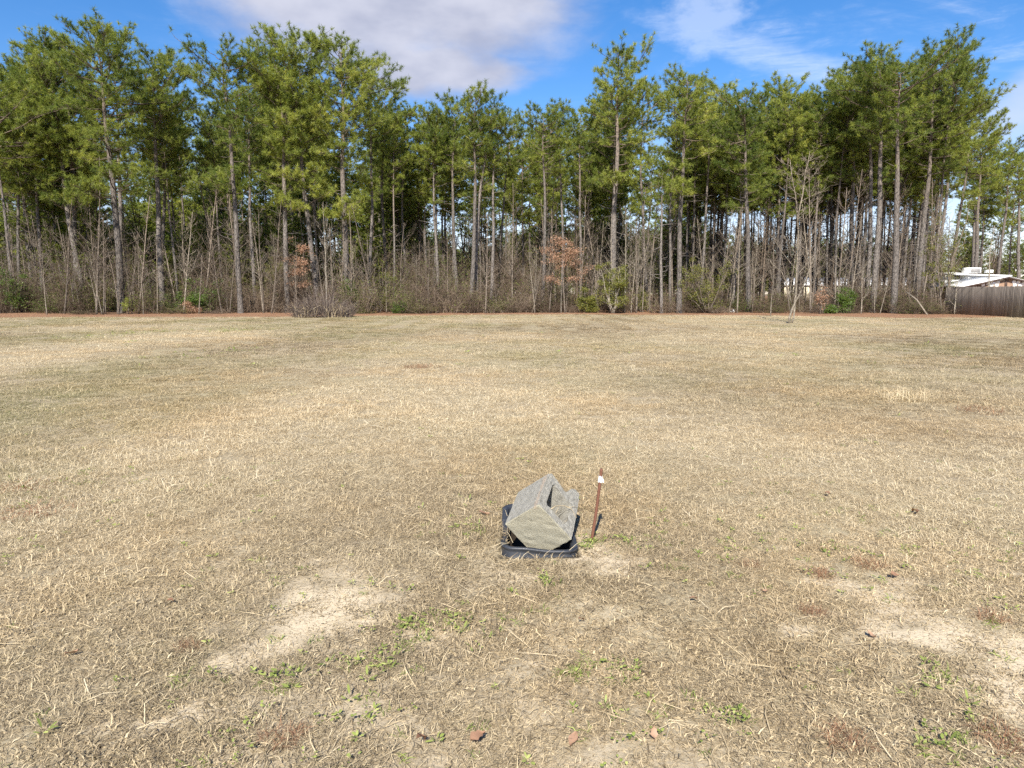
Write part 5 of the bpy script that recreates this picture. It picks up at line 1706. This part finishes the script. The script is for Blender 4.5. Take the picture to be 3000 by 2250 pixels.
tf = []
for k in range(3):
    tf.append(MB().add(*blades(rg, 170, .075, .05, .11, .0010, .0020, .75, .9)).mesh('reddish_tuft_%d' % k))
for i, (px_, py_, s_, lab) in enumerate(((2410, 1695, 1.0, 'reddish brown grass tuft left of the sandy patch on the right'), (2545, 1668, 1.1, 'reddish brown grass tuft above the sandy patch on the right'), (2905, 1830, .9, 'reddish brown grass tuft at the right edge of the sandy patch'),
                                       (553, 1900, .8, 'reddish brown grass tuft beside the left sandy patch'), (830, 2165, 1.0, 'reddish brown grass tuft at the bottom left of centre'), (2200, 1668, .7, 'small reddish grass tuft right of the stake'),
                                       (2380, 1810, .9, 'flattened reddish grass tuft in the lower right grass'), (2480, 2185, 1.0, 'reddish brown grass tuft at the bottom right'), (2930, 2190, 1.1, 'reddish brown grass in the bottom right corner'))):
    p = on_ground(px_, py_)
    o = link('dry_grass_tuft', tf[i % 3], M['red_tuft'], None, (p[0], p[1], float(gz(p[0], p[1]))))
    o.rotation_euler = (0, 0, rg.random() * 6.28); o.scale = (s_, s_, s_ * .8)
    tag(o, lab, 'grass tuft', 'reddish dead grass tufts')
tus = MB().add(*blades(rg, 420, .33, .16, .34, .003, .006, .8, .7, .3, 1.0)).mesh('straw_tussock')
p = on_ground(2648, 1166)
o = link('grass_tussock', tus, M['straw'], None, (p[0], p[1], float(gz(p[0], p[1]))))
tag(o, 'pale straw coloured grass tussock in the middle distance at the right', 'grass tuft')
tu2 = [MB().add(*blades(rg, 330, .20, .07, .17, .0018, .0036, .65, .7, .05, .9)).mesh('turf_tussock_%d' % k) for k in range(2)]
for i, (px_, py_, s_, lab) in enumerate(((60, 1430, 1.0, 'shaggy tan turf tussock at the far left, above the green weeds'), (200, 1400, .8, 'small shaggy turf tussock left of the pale bare spot at the left'), (90, 1500, 1.1, 'shaggy tan turf tussock at the far left, below the green weeds'),
                                           (330, 1385, .7, 'low turf tussock just above the pale bare spot at the left'), (1240, 1075, 1.6, 'low pale turf hump in the mid field left of centre'), (2050, 1170, 1.5, 'low dark turf hump in the mid field right of centre'), (2870, 1200, 1.5, 'low brown turf hump at the right edge of the mid field'))):
    p = on_ground(px_, py_)
    o = link('turf_tussock', tu2[i % 2], M['straw'] if i % 3 else M['red_tuft'], None, (p[0], p[1], float(gz(p[0], p[1])) - .01))
    if i in (4, 5, 6): o.data = tu2[i % 2]
    o.rotation_euler = (0, 0, rg.random() * 6.28); o.scale = (s_ * 1.3, s_, s_ * .6)
    tag(o, lab, 'grass tuft', 'turf tussocks in the field')
# stone at the wood edge
st = bmesh.new(); bmesh.ops.create_icosphere(st, subdivisions=2, radius=.22)
for v in st.verts:
    v.co *= 1 + .22 * math.sin(v.co.x * 17 + 1) * math.cos(v.co.y * 13 + v.co.z * 9); v.co.z *= .8
sm_ = bpy.data.meshes.new('edge_stone'); st.to_mesh(sm_); st.free()
p = on_ground(2146, 916)
o = link('stone', sm_, M['trim_white'], None, (p[0], p[1], .08))
tag(o, 'pale stone lying at the foot of the woods right of the olive shrub', 'stone')
